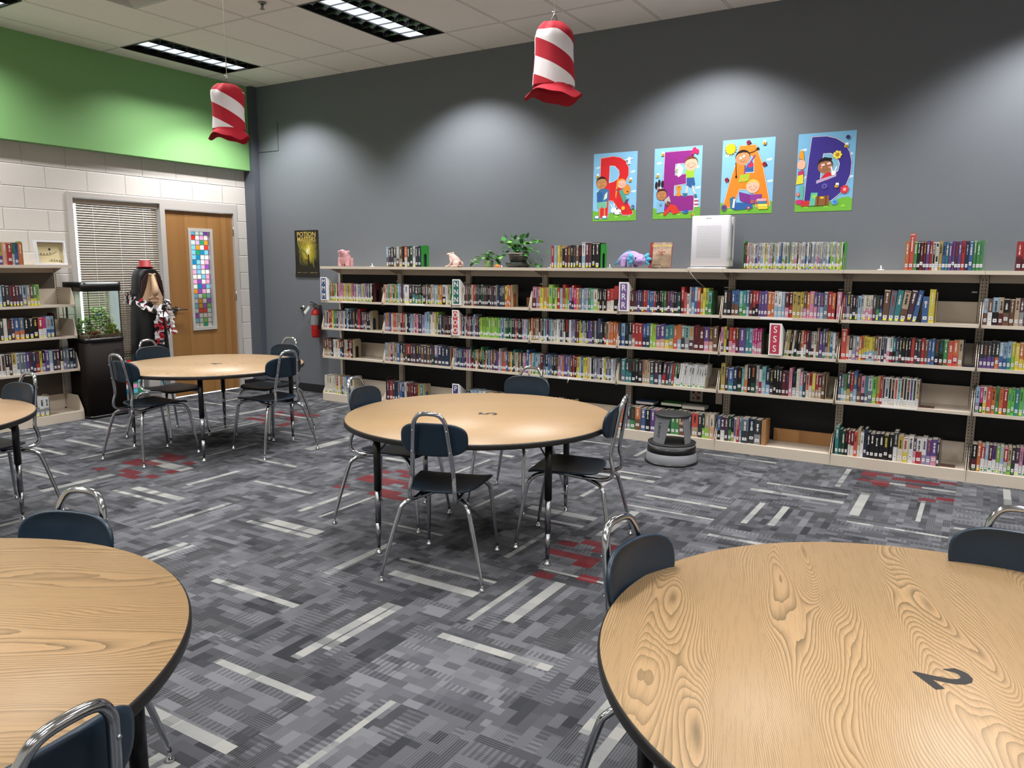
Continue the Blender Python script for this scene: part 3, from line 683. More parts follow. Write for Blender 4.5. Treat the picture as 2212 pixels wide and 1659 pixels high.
LRUNS = [  # left wall bay, world y ranges
(0, -3.30, -2.885, .20, 'w', 'N p b e r o B Y/p1.3 q1.3 r1.3 e.8/G b1.2 o1.2'),
(1, -3.33, -2.764, .195, 'y', 'b r n G p K t c K1 K1 P R P P c1.2/g g/N n/y e/y l'),
(2, -3.33, -2.654, .20, 'y', 'K r b W r/R r K W K P b1.3/o b1.3/o k1.4 k1.2 k1.4 r1.3/w M1/w c1.2/b c1.2/b'),
(3, -3.33, -2.475, .20, 'w', 'b r K y w1.3/n w/n w1.3/n k/W P Y1.3/W w1.2/s s s p P B R1.2/r y k/a p1.3 c1.2/w B1.2 R1.2/n k/W s1.2/a s k/s1.2 B'),
(4, -3.10, -2.765, .19, 'y', 'K B w P w1.1/g w1.1/g w1.1/g w1.1/g')]
ORD = ['first', 'second', 'third', 'fourth', 'fifth', 'sixth', 'seventh', 'eighth', 'ninth', 'tenth', 'eleventh', 'twelfth', 'thirteenth', 'fourteenth', 'fifteenth', 'sixteenth', 'seventeenth', 'eighteenth', 'nineteenth']
TENS = {20: 'twent', 30: 'thirt', 40: 'fort', 50: 'fift', 60: 'sixt', 70: 'sevent'}
def ordinal(n):
    if n < 20: return ORD[n-1]
    t = n//10*10
    return TENS[t]+'ieth' if n == t else TENS[t]+'y-'+ORD[n-t-1]
rnd = random.Random(7)
BOOKS = []
import re
def parse(tokens):
    out = []
    for tk in tokens.split():
        m = re.findall(r'[\d.]+', tk); w = 1.0
        for q in m: w = float(q)
        s = re.sub(r'[\d.]+', '', tk); dh = .028*s.count('^')-.02*s.count('v')*(0 if '^' in s else 1)
        s = s.replace('^', '').replace('v', ''); c = s.split('/')
        out.append((c[0], c[1] if len(c) > 1 else None, w, dh))
    return out
def add_run(bay_, row, x0, x1, h, stk, tokens, side, left=False, base_ord=0):
    T = parse(tokens); tot = sum(t[2] for t in T); x = x0
    for i, (a, b, w, dh) in enumerate(T):
        ww = (x1-x0)*w/tot
        ln = 0
        if side == 'lean': ln = .04+.025*i
        if side == 'lean5': ln = .10
        if side == 'rightof' and i < 7: ln = .07
        hh = h+dh+rnd.uniform(-.006, .006)
        BOOKS.append(dict(bay=bay_, row=row, x=x, w=ww-.0006, h=hh, d=.135+rnd.uniform(-.012, .012), a=a, b=b, s=stk, side=side, left=left, n=base_ord+i+1, lean=ln, z=(LZ if left else ROWZ)[row], dy=rnd.uniform(-.004, .006)))
        x += ww
    return len(T)
prev = {}
for qi, r in enumerate(RUNS):
    if r[0] == 6 and r[1] == 0:                     # the long row of thin paperbacks: pale spines with a coloured foot
        tk = r[6].split(); r = r[:6]+(' '.join(t if (i < 2 or i % 5 == 3) else (('w/', 'G/', 'W/')[i % 3]+t) for i, t in enumerate(tk)), r[7])
    k = (r[0], r[1]); b0 = 0 if r[7] == 'rightof' else prev.get(k, 0)
    prev[k] = b0+add_run(*r, base_ord=b0)
for r in LRUNS: add_run(9, r[0], r[1], r[2], r[3], r[4], r[5], '', left=True)
def proj(p):
    d = Vector(p)-Vector((7.8889, -6.7191, 1.5325)); z = d.dot(fw)
    return (W_PX/2+F_PX*d.dot(r2)/z, 829.5-F_PX*d.dot(u2)/z)
STK = {'w': ['w'], 'y': ['y'], 'm': ['w', 'y', 'w'], 'yg': ['y', 'y', 'g'], 'wy': ['w', 'w', 'y', 'w'], 'wg': ['w', 'g', 'w'], 'g': ['g', 'g', 'y'], 'r': ['r', 'w', 'r']}
def strip(g, w, z0, z1, off, frac=1.0):
    w2 = w/2*frac; X = [-w2, -w2*.55, w2*.55, w2]; f = min(.003, w*.18)
    Y = [(-off+f*max(0, (abs(x)/(w/2)-.55)/.45)) for x in X]
    for k in range(3): g.poly([(X[k]+w/2, Y[k], z0), (X[k+1]+w/2, Y[k+1], z0), (X[k+1]+w/2, Y[k+1], z1), (X[k]+w/2, Y[k], z1)])
def book_cover(g, B):
    w, h, d = B['w'], B['h'], B['d']; rr = random.Random(int(B['x']*9999)+B['row']*77); a, b = BM[B['a']], BM[B['b'] or B['a']]
    f = min(.003, w*.18); t = min(.002, w*.14)
    sp = h*rr.uniform(.35, .5) if B['b'] else 0
    if B['a'] in 'wW' and B['b'] and B['b'] in 'kKBpnEYdTs':        # white framed spine with a coloured panel
        g.use(a); strip(g, w, 0, h, 0); g.use(b); strip(g, w, h*.24, h*.95, .0004, .62)
    else:
        g.use(b)
        if B['b']: strip(g, w, 0, sp, 0)
        g.use(a); strip(g, w, sp, h, 0)
    g.use(a)
    g.box(0, t, f, d, 0, h).box(w-t, w, f, d, 0, h)
    g.poly([(0, f, h), (w*.22, 0, h), (w*.78, 0, h), (w, f, h), (w, f+.002, h), (0, f+.002, h)])
    light = B['a'] in 'wWGyYlqcmNTfa'
    g.use(M_ink if light and rr.random() < .75 else M_inkw)
    if rr.random() < .25: g.use(BM[rr.choice('rykwbo')])
    z = h*rr.uniform(.5, .6); top = h*rr.uniform(.86, .93)
    if w > .009:
        fr = rr.uniform(.22, .42)
        while z < top-.006:                                       # the title, as letter sized marks up the spine
            l = rr.uniform(.005, .014); strip(g, w, z, min(z+l, top), .0007, fr*.5 if rr.random() < .3 else fr); z += l+.003
    if rr.random() < .35: strip(g, w, h*.955, h*.975, .0006, .9)
def book_pages(g, B):
    w, h, d = B['w'], B['h'], B['d']; t = min(.002, w*.14); f = min(.003, w*.18)
    g.use(M_page).box(t, w-t, f+.001, d-.004, .002, h-.004)
def book_label(g, B):
    w, h = B['w'], B['h']; k = STK[B['s']][(B['n']*7+B['n']//5) % len(STK[B['s']])]
    z0 = .022 if (B['n'] % 5) else .036
    g.use(M_stick); strip(g, w, z0, z0+.024, .0010, .9 if w < .02 else .62)
    if w > .012: g.use(M_ink); strip(g, w, z0+.008, z0+.011, .0013, .3); strip(g, w, z0+.013, z0+.016, .0013, .24)
    if k != 'w': g.use({'y': M_sty, 'g': M_stg, 'r': M_str}[k]); strip(g, w, z0-.014, z0-.001, .0010, .86 if w < .02 else .55)
for B in BOOKS:
    if B['left']:
        B['M'] = Matrix.Translation((.285+B['dy'], B['x'], B['z'])) @ Matrix.Rotation(PI/2, 4, 'Z')
    else:
        B['M'] = Matrix.Translation((B['x'], SY+.022+B['dy'], B['z']+.0005)) @ Matrix.Rotation(B['lean'], 4, 'Y')
    c = [proj(B['M'] @ Vector(p)) for p in ((0, 0, 0), (B['w'], 0, 0), (B['w'], 0, B['h']), (0, 0, B['h']))]
    B['area'] = abs((c[1][0]-c[0][0])*(c[3][1]-c[0][1])); mx_ = sum(p[0] for p in c)/4; my_ = sum(p[1] for p in c)/4
    if not (2 < mx_ < 2210): B['area'] = 0
    if B['row'] == 4 and (B['bay'] in (3, 4) or (B['bay'] == 2 and B['n'] > 20)): B['area'] *= .1
    if B['bay'] == 5 and B['row'] == 4 and 9 <= B['n'] <= 12: B['area'] *= .3
BOOKS.sort(key=lambda b: -b['area'])
ROWN = {0: 'atop', 1: 'upper shelf,', 2: 'second shelf,', 3: 'third shelf,', 4: 'bottom shelf,'}
BAYS = {1: 'MMM bay', 2: 'bay under frog', 3: 'NNN bay', 4: 'bay left of RRR', 5: 'RRR bay', 6: 'SSS bay', 7: 'bay right of SSS', 8: 'last bay at right', 9: 'aquarium side bay'}
nind = 0
rest = G(M_page)
for B in BOOKS:
    if B['area'] > 0 and nind < 290:
        nind += 1
        w = B['w']; thick = 'thin' if w < .016 else ('thick' if w > .032 else '')
        col = PAL[B['a']][1]+((' and '+PAL[B['b']][1]) if B['b'] else '')
        lean = 'leaning ' if B['lean'] else ''
        nth = ordinal(B['n'])
        if B['side'] == 'rightof': lab = f"{lean}{thick+' ' if thick else ''}{col} book, {nth} right of SSS sign, second shelf"
        else: lab = f"{lean}{thick+' ' if thick else ''}{col} book, {nth} from left, {ROWN[B['row']]} {BAYS[B['bay']]}"
        if len(lab.split()) > 16: lab = lab.replace('leaning ', '')
        if len(lab.split()) > 16: lab = lab.replace('thin ', '').replace('thick ', '')
        g = G(); book_cover(g, B); o = g.build('book'); o.matrix_world = B['M']
        tag(o, lab, 'book', 'library books on the shelves')
        g = G(); book_pages(g, B); g.build('pages', o)
        if not (B['row'] == 0 and B['bay'] == 9 and B['n'] % 2): g = G(); g.keep = True; book_label(g, B); g.build('spine_label', o)
    else:
        rest.M = B['M']; book_cover(rest, B); book_pages(rest, B); book_label(rest, B)
rest.M = Matrix.Identity(4)
o = rest.build('shelved_books'); tag(o, 'the many smaller coloured book spines filling the farther library shelves', 'books', 'library books on the shelves', 'stuff')
#SECTION4
# ------------------------------------------------------------ bookends
def bookend(x, z, h, m, label, y0=-.325, d=.13, foot=1, flip=False, M=None, lip=True):
    n = 20; g = G(m, M); W = d
    outer = []; inner = []
    for i in range(n+1):
        a = PI*i/n; e = .55
        outer.append((W/2+W/2*math.copysign(abs(math.cos(a))**e, math.cos(a)), h-.03+.03*abs(math.sin(a))**e if 0 < i < n else h-.03))
        inner.append((W/2+W*.19*math.cos(a), h*.5+W*.19*math.sin(a)))
    outer = [(W, 0)]+outer+[(0, 0)]; inner = [(W/2+W*.19, 0)]+inner+[(W/2-W*.19, 0)]
    for xx in (0, .0018):
        O = [g.v((x+xx, y0+p, z+q)) for p, q in outer]; I = [g.v((x+xx, y0+p, z+q)) for p, q in inner]
        for k in range(len(O)-1): g.f([O[k], O[k+1], I[k+1], I[k]])
        if xx == 0: O0, I0 = O, I
    for k in range(len(O)-1): g.f([O0[k], O0[k+1], O[k+1], O[k]]); g.f([I0[k], I0[k+1], I[k+1], I[k]])
    s = -1 if flip else 1
    if foot: g.box(min(x, x+s*.1*foot), max(x, x+s*.1*foot), y0+W*.12, y0+W*.88, z, z+.0016)
    return tag(g.build('bookend'), label, 'bookend', 'bookends on the shelves')
m_bg = mat('green_enamel', '2a8a2c', .4); m_bt = mat('tan_enamel', 'a5967a', .45, var=.08); m_br = mat('dark_red_enamel', '42191b', .45); m_bb = mat('brown_enamel', '5e4238', .45)
m_bn = mat('navy_enamel', '20264a', .4); m_bdg = mat('dark_green_enamel', '16421c', .4)
for a in [(2.902, 1.5155, .22, m_bg, 'bright green bookend atop the shelves, right of the dark books by the frog'), (4.915, 1.5155, .215, m_bg, 'green bookend beside the thick black book, right of the pothos'),
          (6.934, 1.5155, .215, m_bg, 'green bookend at the right end of the long row of thin pale books'), (7.85, 1.5155, .22, m_bg, 'green bookend atop the shelves nearest the right photo edge'),
          (2.25, 1.1375, .21, m_br, 'dark red bookend ending the upper row of the MMM bay'), (3.982, 1.1375, .215, m_bt, 'tan bookend after the orange books, right of the NNN sign'),
          (5.945, 1.1375, .20, m_bdg, 'dark green bookend at the right end of the row beside the RRR sign'), (7.578, 1.1375, .225, m_bt, 'tan bookend after the yellow book on a half empty upper shelf'),
          (2.195, .8325, .21, m_bt, 'tan bookend on the second shelf of the MMM bay'), (6.366, .8325, .2, m_bdg, 'dark green bookend just left of the red SSS sign'),
          (7.78, .8325, .19, m_bn, 'navy bookend at the right end of a second shelf row'), (1.932, .5105, .21, m_bt, 'tan bookend on the third shelf down at the far left bay'),
          (3.255, .5105, .2, m_bt, 'tan bookend against the wide purple books, third shelf'), (5.912, .5105, .215, m_bt, 'tan bookend right of the thin white books, above the kick stool'),
          (6.868, .5105, .205, m_bt, 'tan bookend at the right of the third shelf under the SSS sign'), (7.522, .5105, .19, m_bb, 'brown bookend beside the white framed books on the third shelf'),
          (1.932, .0855, .22, m_bt, 'tan bookend behind the chrome chair loop, bottom shelf at far left'), (2.905, .0855, .21, m_bt, 'wide tan bookend after the dark red books on the bottom shelf'),
          (4.66, .0855, .21, m_bt, 'tan bookend seen just above the rim of the table marked 5'), (7.688, .0855, .2, m_bb, 'brown bookend on the bottom shelf at the right')]:
    bookend(*a)
bookend(2.400, .0855, .235, m_br, 'near black bookend left of the dark red books, bottom shelf', flip=True, foot=0)
bookend(6.180, 1.5155, .225, m_bg, 'green bookend at the left end of the long row of thin pale books', flip=True, foot=0)
g = G(mat('raw_plywood', '9b7248', .6, var=.12)).box(6.397, 6.43, -.325, -.18, .0855, .29); tag(g.build('wood_bookend'), 'plain wooden block standing against the grey books, bottom shelf', 'bookend', 'bookends on the shelves')
for q in ((-2.882, 1.5155, .215, m_bg, 'green bookend on top of the aquarium side shelves, near the picture frame'), (-2.646, .8325, .23, m_br, 'dark bookend behind the pale blue books by the aquarium'), (-2.757, .0855, .2, m_bt, 'tan bookend by the white books, bottom shelf beside the aquarium')):
    bookend(q[0], q[1], q[2], q[3], q[4], y0=-.28, M=LM)
m_ply = mat('raw_plywood', '9b7248', .6, var=.12)
tag(G(wood('pine_board', 0, 'a87b4b', '8d6238', 3, 3.)).box(6.44, 6.905, -.075, -.058, .0855, .19).build('wood_board'), 'pine board along the back of the empty bottom shelf below the SSS sign', 'board')
tag(G(m_ply).box(4.03, 4.165, -.11, -.064, 1.1375, 1.225).build('wood_block'), 'brown wood block behind the tan bookend, left of the yellow books', 'block')
# books lying behind the row of the RRR bay's bottom shelf
for x, w, c, z, lab in ((5.235, .17, 'b', .0, 'blue book lying flat behind the bottom row, left of the kick stool'), (5.475, .19, 'e', .01, 'green book lying flat behind the bottom row, behind the kick stool'), (5.672, .2, 'w', .0, 'white book lying flat behind the bottom row, right of the kick stool')):
    o = G(BM[c]).box(0, w, 0, .13, .0, .003).box(0, w, 0, .13, .024, .027).box(0, .003, 0, .13, .003, .024).build('book', loc=(x, -.19, .298+z)); o.rotation_euler.x = .0
    G(M_page).box(.003, w-.003, .003, .127, .0032, .0238).build('pages', o); tag(o, lab, 'book', 'library books on the shelves')

# ------------------------------------------------------------ letter signs
SC = {'M': ('3f4f86', 'blue'), 'N': ('1f5f58', 'dark green'), 'O': ('b5474c', 'red'), 'P': ('3d3a72', 'indigo'), 'R': ('6f5390', 'purple'), 'S': ('b83550', 'red')}
for ch, x, z, rz, w in (('M', 1.497, 1.1405, .0, .094), ('N', 3.312, 1.1405, .0, .093), ('O', 3.305, .8355, .0, .080), ('P', 3.303, .0875, .0, .083), ('R', 5.113, 1.1405, 0, .09), ('S', 6.422, .8355, -.10, .096)):
    h = .255; g = G(M_paper)
    V = [[g.v((xx, y, zz)) for y, zz in ((0, 0), (.13, 0), (.13, .17), (0, h))] for xx in (0, w)]
    g.f(V[0]); g.f(V[1][::-1])
    for q in range(4): g.f([V[0][q], V[0][(q+1) % 4], V[1][(q+1) % 4], V[1][q]])
    g.use(mat('sign_'+ch, SC[ch][0], .5, var=.02)); g.poly([(.011, -.0006, .012), (w-.011, -.0006, .012), (w-.011, -.0006, h-.012), (.011, -.0006, h-.012)])
    g.use(M_paper)
    for q in range(3):
        g.text(ch, .074, Matrix.Translation((w/2, -.0014, h-.052-q*.076)) @ Matrix.Rotation(PI/2, 4, 'X'), off=.0006, sx=.95)
    g.keep = True
    o = g.build('letter_sign', loc=(x, SY-.008, z), rz=rz)
    tag(o, {'M': 'white wedge sign reading MMM on blue, at the far left of the shelves', 'N': 'white wedge sign reading NNN on dark green', 'O': 'white wedge sign reading OOO on red, below the NNN sign',
            'P': 'white wedge sign with P on indigo, half hidden behind the middle table', 'R': 'white wedge sign reading RRR on purple', 'S': 'white wedge sign reading SSS on red, standing turned in a gap'}[ch], 'sign', 'letter signs on the shelves')

# ------------------------------------------------------------ posters
def offs(P, d):
    n = len(P); A = sum(P[i][0]*P[(i+1) % n][1]-P[(i+1) % n][0]*P[i][1] for i in range(n)); s = 1 if A > 0 else -1; out = []
    for i in range(n):
        a, b, c = Vector(P[i-1]), Vector(P[i]), Vector(P[(i+1) % n]); e1 = (b-a).normalized(); e2 = (c-b).normalized()
        n1 = Vector((e1.y, -e1.x))*s; n2 = Vector((e2.y, -e2.x))*s; m = (n1+n2); m = m/max(m.length_squared, .35)*1.0
        out.append((b.x+m.x*d*1.0*2/2, b.y+m.y*d)) if False else out.append(tuple(b+m*d*2/ (1 if m.length > 9 else 1)*.5*2*.5))
    return out
def crv(P, k=5):
    Q = smooth_path([(a, b, 0) for a, b in P]+[(P[0][0], P[0][1], 0)], k)[:-1]; return [(q.x, q.y) for q in Q]
class Post:
    def __init__(s, x0, z0, w=.432, skew=0.0):
        s.g = G(); s.l = 0; s.x0, s.z0, s.w, s.sk = x0, z0, w, skew; s.g.keep = True
    def P(s, pts, c, rough=.35):
        s.g.use(mat('ink_'+c, c, .35, var=.03)); s.l += 1; y = -.0018-.00007*s.l
        s.g.poly([(s.x0+u*s.w+v*s.sk*s.w, y, s.z0+v*s.w) for u, v in pts]); return s
    def C(s, u, v, r, c, ry=None, n=18, a0=0, a1=2*PI):
        ry = ry or r; return s.P([(u+r*math.cos(a0+(a1-a0)*k/n), v+ry*math.sin(a0+(a1-a0)*k/n)) for k in range(n if a1-a0 > 6.2 else n+1)], c)
    def S(s, pts, c, w=.012):                     # a stroke
        for a, b in zip(pts[:-1], pts[1:]):
            a, b = Vector(a), Vector(b); n = (b-a).normalized(); n = Vector((-n.y, n.x))*w/2
            s.P([tuple(a-n), tuple(b-n), tuple(b+n), tuple(a+n)], c)
        return s
    def out(s, P, c):
        s.P(offs(P, .026), '17181f'); s.P(offs(P, .016), 'f2eef2'); s.P(P, c); return s
    def sky(s, c='86bfe6'):
        s.P([(0, 0), (1, 0), (1, 1.412), (0, 1.412)], c)
        s.P([(0, 0), (1, 0), (1, .21), (.93, .25), (.8, .23), (.62, .17), (.4, .16), (.22, .23), (.1, .2), (0, .23)], '6fb23e')
        for u, v in ((.1, 1.12), (.9, 1.0), (.93, .6), (.12, .62)): s.cloud(u, v)
        for u in (.2, .55, .85): s.P([(u-.05, .07), (u, .12), (u+.05, .07)], '9ad14e')
    def cloud(s, u, v):
        for a, b, r in ((0, 0, .03), (.035, .008, .026), (-.03, -.002, .022)): s.C(u+a, v+b, r, 'cfe6f2', r*.8, 10)
    def bee(s, u, v):
        s.C(u+.02, v+.035, .018, 'e9f2f4', .03, 8); s.C(u-.005, v+.04, .014, 'e9f2f4', .026, 8)
        s.C(u, v, .036, 'e2b53c', .027, 12); s.S([(u-.008, v-.026), (u+.004, v+.026)], '2b1d16', .01); s.S([(u+.014, v-.022), (u+.022, v+.022)], '2b1d16', .008)
    def bug(s, u, v): s.C(u, v, .042, '9c1f38', .042, 14); s.C(u+.036, v-.012, .018, '22202b', None, 8); s.S([(u-.03, v-.03), (u+.02, v+.035)], '22202b', .006); s.C(u-.012, v+.016, .008, '22202b', None, 6); s.C(u+.01, v-.02, .008, '22202b', None, 6)
    def flower(s, u, v, c, c2, r=.03):
        for k in range(7): s.C(u+r*1.2*math.cos(k*.9), v+r*1.2*math.sin(k*.9), r*.55, c, None, 8)
        s.C(u, v, r*.7, c2, None, 10)
    def face(s, u, v, r, skin, hair, top=True):
        if top: s.C(u, v+r*.16, r*1.04, hair, r*1.0, 20, -.1, PI+.3)
        s.C(u, v, r, skin, r*.92, 22)
        if top: s.P([(u-r*.98, v+r*.35)]+[(u+r*1.02*math.cos(a), v+r*1.02*math.sin(a)) for a in [PI-.35-(PI-.7)*k/10 for k in range(11)]]+[(u+r*.7, v+r*.72), (u, v+r*.8), (u-r*.6, v+r*.66)], hair)
        s.S([(u-r*.35, v-r*.28), (u-r*.1, v-r*.46), (u+r*.2, v-r*.44), (u+r*.4, v-r*.24)], '8a4a3a', r*.06)
        s.C(u-r*.5, v-r*.1, r*.14, 'e08c86', None, 8); s.C(u+r*.55, v-r*.08, r*.14, 'e08c86', None, 8)
        s.S([(u-r*.38, v+r*.12), (u-r*.2, v+r*.12)], '6a3a2c', r*.06); s.S([(u+r*.15, v+r*.14), (u+r*.35, v+r*.14)], '6a3a2c', r*.06)
    def done(s, label): return tag(s.g.build('wall_poster'), label, 'poster', 'letter posters spelling READ')
p = Post(4.675, 1.945); p.sky()
Rl = [(.17, 1.31)]+[(.45, 1.335), (.62, 1.30), (.74, 1.22), (.81, 1.08), (.81, .93), (.74, .80), (.64, .72), (.75, .48), (.93, .17), (.91, .12), (.70, .115), (.60, .24), (.47, .42), (.37, .425), (.355, .07), (.15, .06)]
p.out(Rl, 'd3262e'); p.out([(.385, 1.14), (.49, 1.13), (.585, 1.04), (.60, .95), (.56, .87), (.47, .82), (.375, .80)], '86bfe6')
p.P([(.12, .64), (.24, .7), (.38, .64), (.37, .42), (.13, .40)], '3f6f9e').P([(.09, .62), (.22, .60), (.22, .40), (.10, .38)], '2f5c93').P([(.22, .60), (.36, .68), (.38, .47), (.22, .40)], '3a6ea5').P([(.28, .56), (.34, .62), (.33, .48), (.25, .44)], 'cfe0c8')
p.P([(.10, .40), (.34, .41), (.33, .28), (.23, .27), (.22, .34), (.20, .27), (.10, .28)], '6fb89e').S([(.16, .28), (.16, .10)], 'c9925f', .03).S([(.28, .28), (.28, .10)], 'c9925f', .03)
p.C(.10, .08, .07, '4f8fa0', .04).C(.10, .09, .045, 'f2f2f0', .025).C(.28, .08, .07, '4f8fa0', .04).C(.28, .09, .045, 'f2f2f0', .025)
p.face(.20, .79, .125, 'b98453', '1c1518')
p.P([(.60, .62), (.70, .66), (.80, .40), (.72, .36)], '4da08c').P([(.76, .42), (.84, .46), (.80, .36), (.72, .34)], '6a3566')
p.C(.78, .64, .085, 'd98a3a', .10).C(.79, .72, .03, 'd98a3a').C(.80, .60, .02, '2b1d16', .012)
p.face(.66, .76, .095, 'f0b8a4', 'e2902f'); p.P([(.55, .82), (.60, .90), (.57, .62), (.54, .45), (.52, .52)], 'e2902f').C(.56, .64, .02, '5b3f86')
p.C(.50, .22, .075, 'f0f0ee', .06).C(.58, .19, .09, 'f0f0ee', .06).S([(.46, .27), (.43, .35)], 'f0f0ee', .022).S([(.50, .28), (.50, .37)], 'f0f0ee', .022).C(.57, .25, .018, '22202b').C(.50, .17, .012, '22202b').C(.64, .17, .012, '22202b')
p.flower(.71, .26, 'e8a23c', 'f2d05a', .028); p.bee(.1, .93); p.bee(.86, .82)
p.C(.82, 1.26, .04, 'f4f4f4').C(.82, 1.20, .03, 'f4f4f4').S([(.72, 1.24), (.80, 1.25), (.90, 1.27)], 'f4f4f4', .016).S([(.76, 1.16), (.86, 1.17)], 'f4f4f4', .012)
p.C(.93, .28, .04, '6a5a9a').C(.90, .26, .03, '4da08c')
p.done('light blue poster with a big red letter R, leftmost of four letter posters')
p = Post(5.269, 1.95, skew=-.0); p.sky()
p.out([(.22, 1.33), (.82, 1.335), (.84, 1.10), (.45, 1.085), (.45, .86), (.68, .88), (.69, .69), (.44, .66), (.44, .46), (.86, .45), (.86, .155), (.25, .125), (.20, .40)], '8a2a82')
p.P([(.70, .78), (.84, .80), (.86, .98), (.70, 1.0), (.66, .93)], '9ac23a').P([(.69, .80), (.85, .80), (.88, .66), (.80, .60), (.70, .64)], '2f5c93').S([(.72, .64), (.70, .50)], 'f0c8b4', .03).S([(.82, .64), (.88, .48)], 'f0c8b4', .03)
p.P([(.62, .50), (.73, .50), (.71, .43), (.64, .43)], '2f6f8a').P([(.86, .48), (.92, .46), (.93, .40), (.87, .38)], '2f6f8a')
p.P([(.44, .98), (.52, 1.10), (.62, 1.0), (.58, .86), (.52, .82), (.47, .90)], 'eceae4').P([(.45, 1.0), (.52, .98), (.50, .88), (.45, .92)], '9aa890')
p.face(.78, 1.06, .135, 'f0b49a', '6d3c24')
p.C(.54, .60, .06, 'dd8a36').C(.54, .50, .045, 'dd8a36', .06).C(.50, .47, .02, 'dd8a36').C(.58, .47, .02, 'dd8a36').C(.54, .62, .008, '22202b', .016)
for k, c in enumerate(('e8e4ea', 'b0586a', 'e8e4ea', 'b0586a', 'e8e4ea')): p.P([(.87, .22+.035*k), (.96, .22+.035*k), (.96, .25+.035*k), (.87, .25+.035*k)], c)
for q in ((.06, .70), (.12, .74), (.19, .72)): p.C(q[0], q[1]-.02, .03, '2c1a1c', .075)
p.S([(.10, .62), (.14, .56)], 'b0483c', .05)
p.P([(.08, .34), (.26, .36), (.24, .14), (.08, .12)], '7fb4d8').C(.17, .28, .03, '33506e').C(.17, .285, .018, '7fb4d8')
p.P([(.22, .10), (.38, .30), (.50, .26), (.58, .12), (.44, .09), (.38, .17), (.26, .06)], 'd33a2e').P([(.24, .38), (.34, .46), (.38, .34), (.30, .26)], 'b8b4b0').P([(.30, .36), (.37, .34), (.34, .24), (.28, .27)], '6d4a32')
p.face(.18, .48, .11, 'b07a4e', '2c1a1c'); p.C(.70, .13, .06, '2f6fb8', .03).C(.72, .15, .03, '2a4f9e')
p.bee(.18, 1.28); p.bee(.08, .86); p.C(.84, 1.33, .045, 'c72a5e', .06).C(.90, 1.30, .035, 'c72a5e', .05).C(.80, 1.27, .03, 'c72a5e').flower(.84, .07, 'c72a3a', 'f2d05a', .015)
p.done('light blue poster with a big purple letter E, second of four letter posters')
p = Post(5.875, 1.975); p.sky()
p.out([(.33, 1.29), (.64, 1.29), (.70, 1.12), (.78, .92), (.88, .50), (.96, .14), (.70, .12), (.64, .45), (.36, .47), (.25, .12), (.05, .13), (.17, .62), (.27, .95)], 'e58329')
p.out([(.44, .78), (.47, 1.06), (.55, 1.09), (.61, 1.04), (.62, .78)], '7fb4dc')
p.P([(.45, .79), (.50, .95), (.61, .96), (.62, .79)], '2f5c9e').P([(.50, .92), (.58, 1.0), (.62, .90), (.54, .86)], 'c73048').S([(.52, .92), (.64, 1.10)], '8a3d7e', .03).S([(.46, .92), (.45, .76)], '8a3d7e', .03).C(.65, 1.12, .02, 'c99060')
p.face(.40, 1.05, .14, 'c48e60', '2a1a18'); p.S([(.50, 1.14), (.60, 1.16), (.66, 1.20)], '2a1a18', .016).C(.68, 1.21, .03, '2a1a18').S([(.27, .98), (.29, .74)], '2a1a18', .016).C(.29, .71, .02, '2a1a18', .03).C(.36, 1.06, .024, 'e8e4e0').C(.42, 1.09, .024, 'e8e4e0')
p.P([(.34, .60), (.53, .62), (.55, .75), (.37, .74)], '9ac23a').C(.44, .655, .045, 'e8a836', .035)
p.P([(.22, .13), (.20, .30), (.28, .33), (.30, .22), (.62, .20), (.64, .10), (.30, .07)], '2c5f9e').P([(.20, .10), (.18, .30), (.25, .34), (.27, .10)], '3f6f8a').P([(.24, .12), (.26, .30), (.29, .28), (.28, .12)], 'f0f0f0')
p.face(.62, .50, .125, 'f0b8a0', 'e8c04a'); p.P([(.36, .42), (.58, .36), (.58, .18), (.38, .26)], '7a2f86').P([(.58, .36), (.80, .36), (.79, .20), (.58, .18)], '8a3a94').C(.62, .23, .03, 'a8663a').C(.70, .23, .03, 'a8663a')
for k, c in enumerate(('e8cf3a', 'f2e05a', '3f7f9e', 'e8a8b8')): p.P([(.74-.01*k, .08+.05*k), (.92-.01*k, .08+.05*k), (.92-.01*k, .125+.05*k), (.74-.01*k, .125+.05*k)], c)
for k in range(14): a = k*2*PI/14; p.P([(.16+.09*math.cos(a-.18), 1.24+.09*math.sin(a-.18)), (.16+.13*math.cos(a), 1.24+.13*math.sin(a)), (.16+.09*math.cos(a+.18), 1.24+.09*math.sin(a+.18))], 'e0a436')
p.C(.16, 1.24, .092, 'f2d21f'); p.bug(.50, 1.34); p.bug(.82, .92); p.bug(.11, .66); p.bee(.80, 1.30); p.flower(.08, .13, '6a4a86', '3a3a6a', .035); p.flower(.56, .11, 'c72a5e', 'f2e8e8', .018)
p.done('light blue poster with a big orange letter A and a yellow sun')
p = Post(6.487, 1.977); p.sky('78b2d8')
Dl = crv([(.20, 1.33), (.21, 1.335), (.45, 1.335), (.68, 1.24), (.82, 1.06), (.88, .82), (.86, .56), (.76, .33), (.60, .18), (.40, .12), (.16, .12), (.155, .13), (.17, .7), (.195, 1.32)], 3)
p.out([(.24, 1.345), (.50, 1.34), (.66, 1.29), (.80, 1.20), (.90, 1.04), (.945, .86), (.94, .66), (.88, .47), (.78, .31), (.64, .19), (.46, .14), (.16, .14), (.18, .55), (.205, .95)], '3a2f86')
p.out([(.46, 1.03), (.58, 1.03), (.69, .96), (.74, .84), (.72, .72), (.61, .62), (.43, .60), (.44, .82)], '7fb4d0')
p.P([(.40, .55), (.52, .70), (.60, .70), (.72, .66), (.56, .56)], 'cf2a35').P([(.36, .50), (.70, .62), (.70, .66), (.36, .56)], 'b8a8c8').face(.50, .80, .13, '9c6a4a', '1a1418')
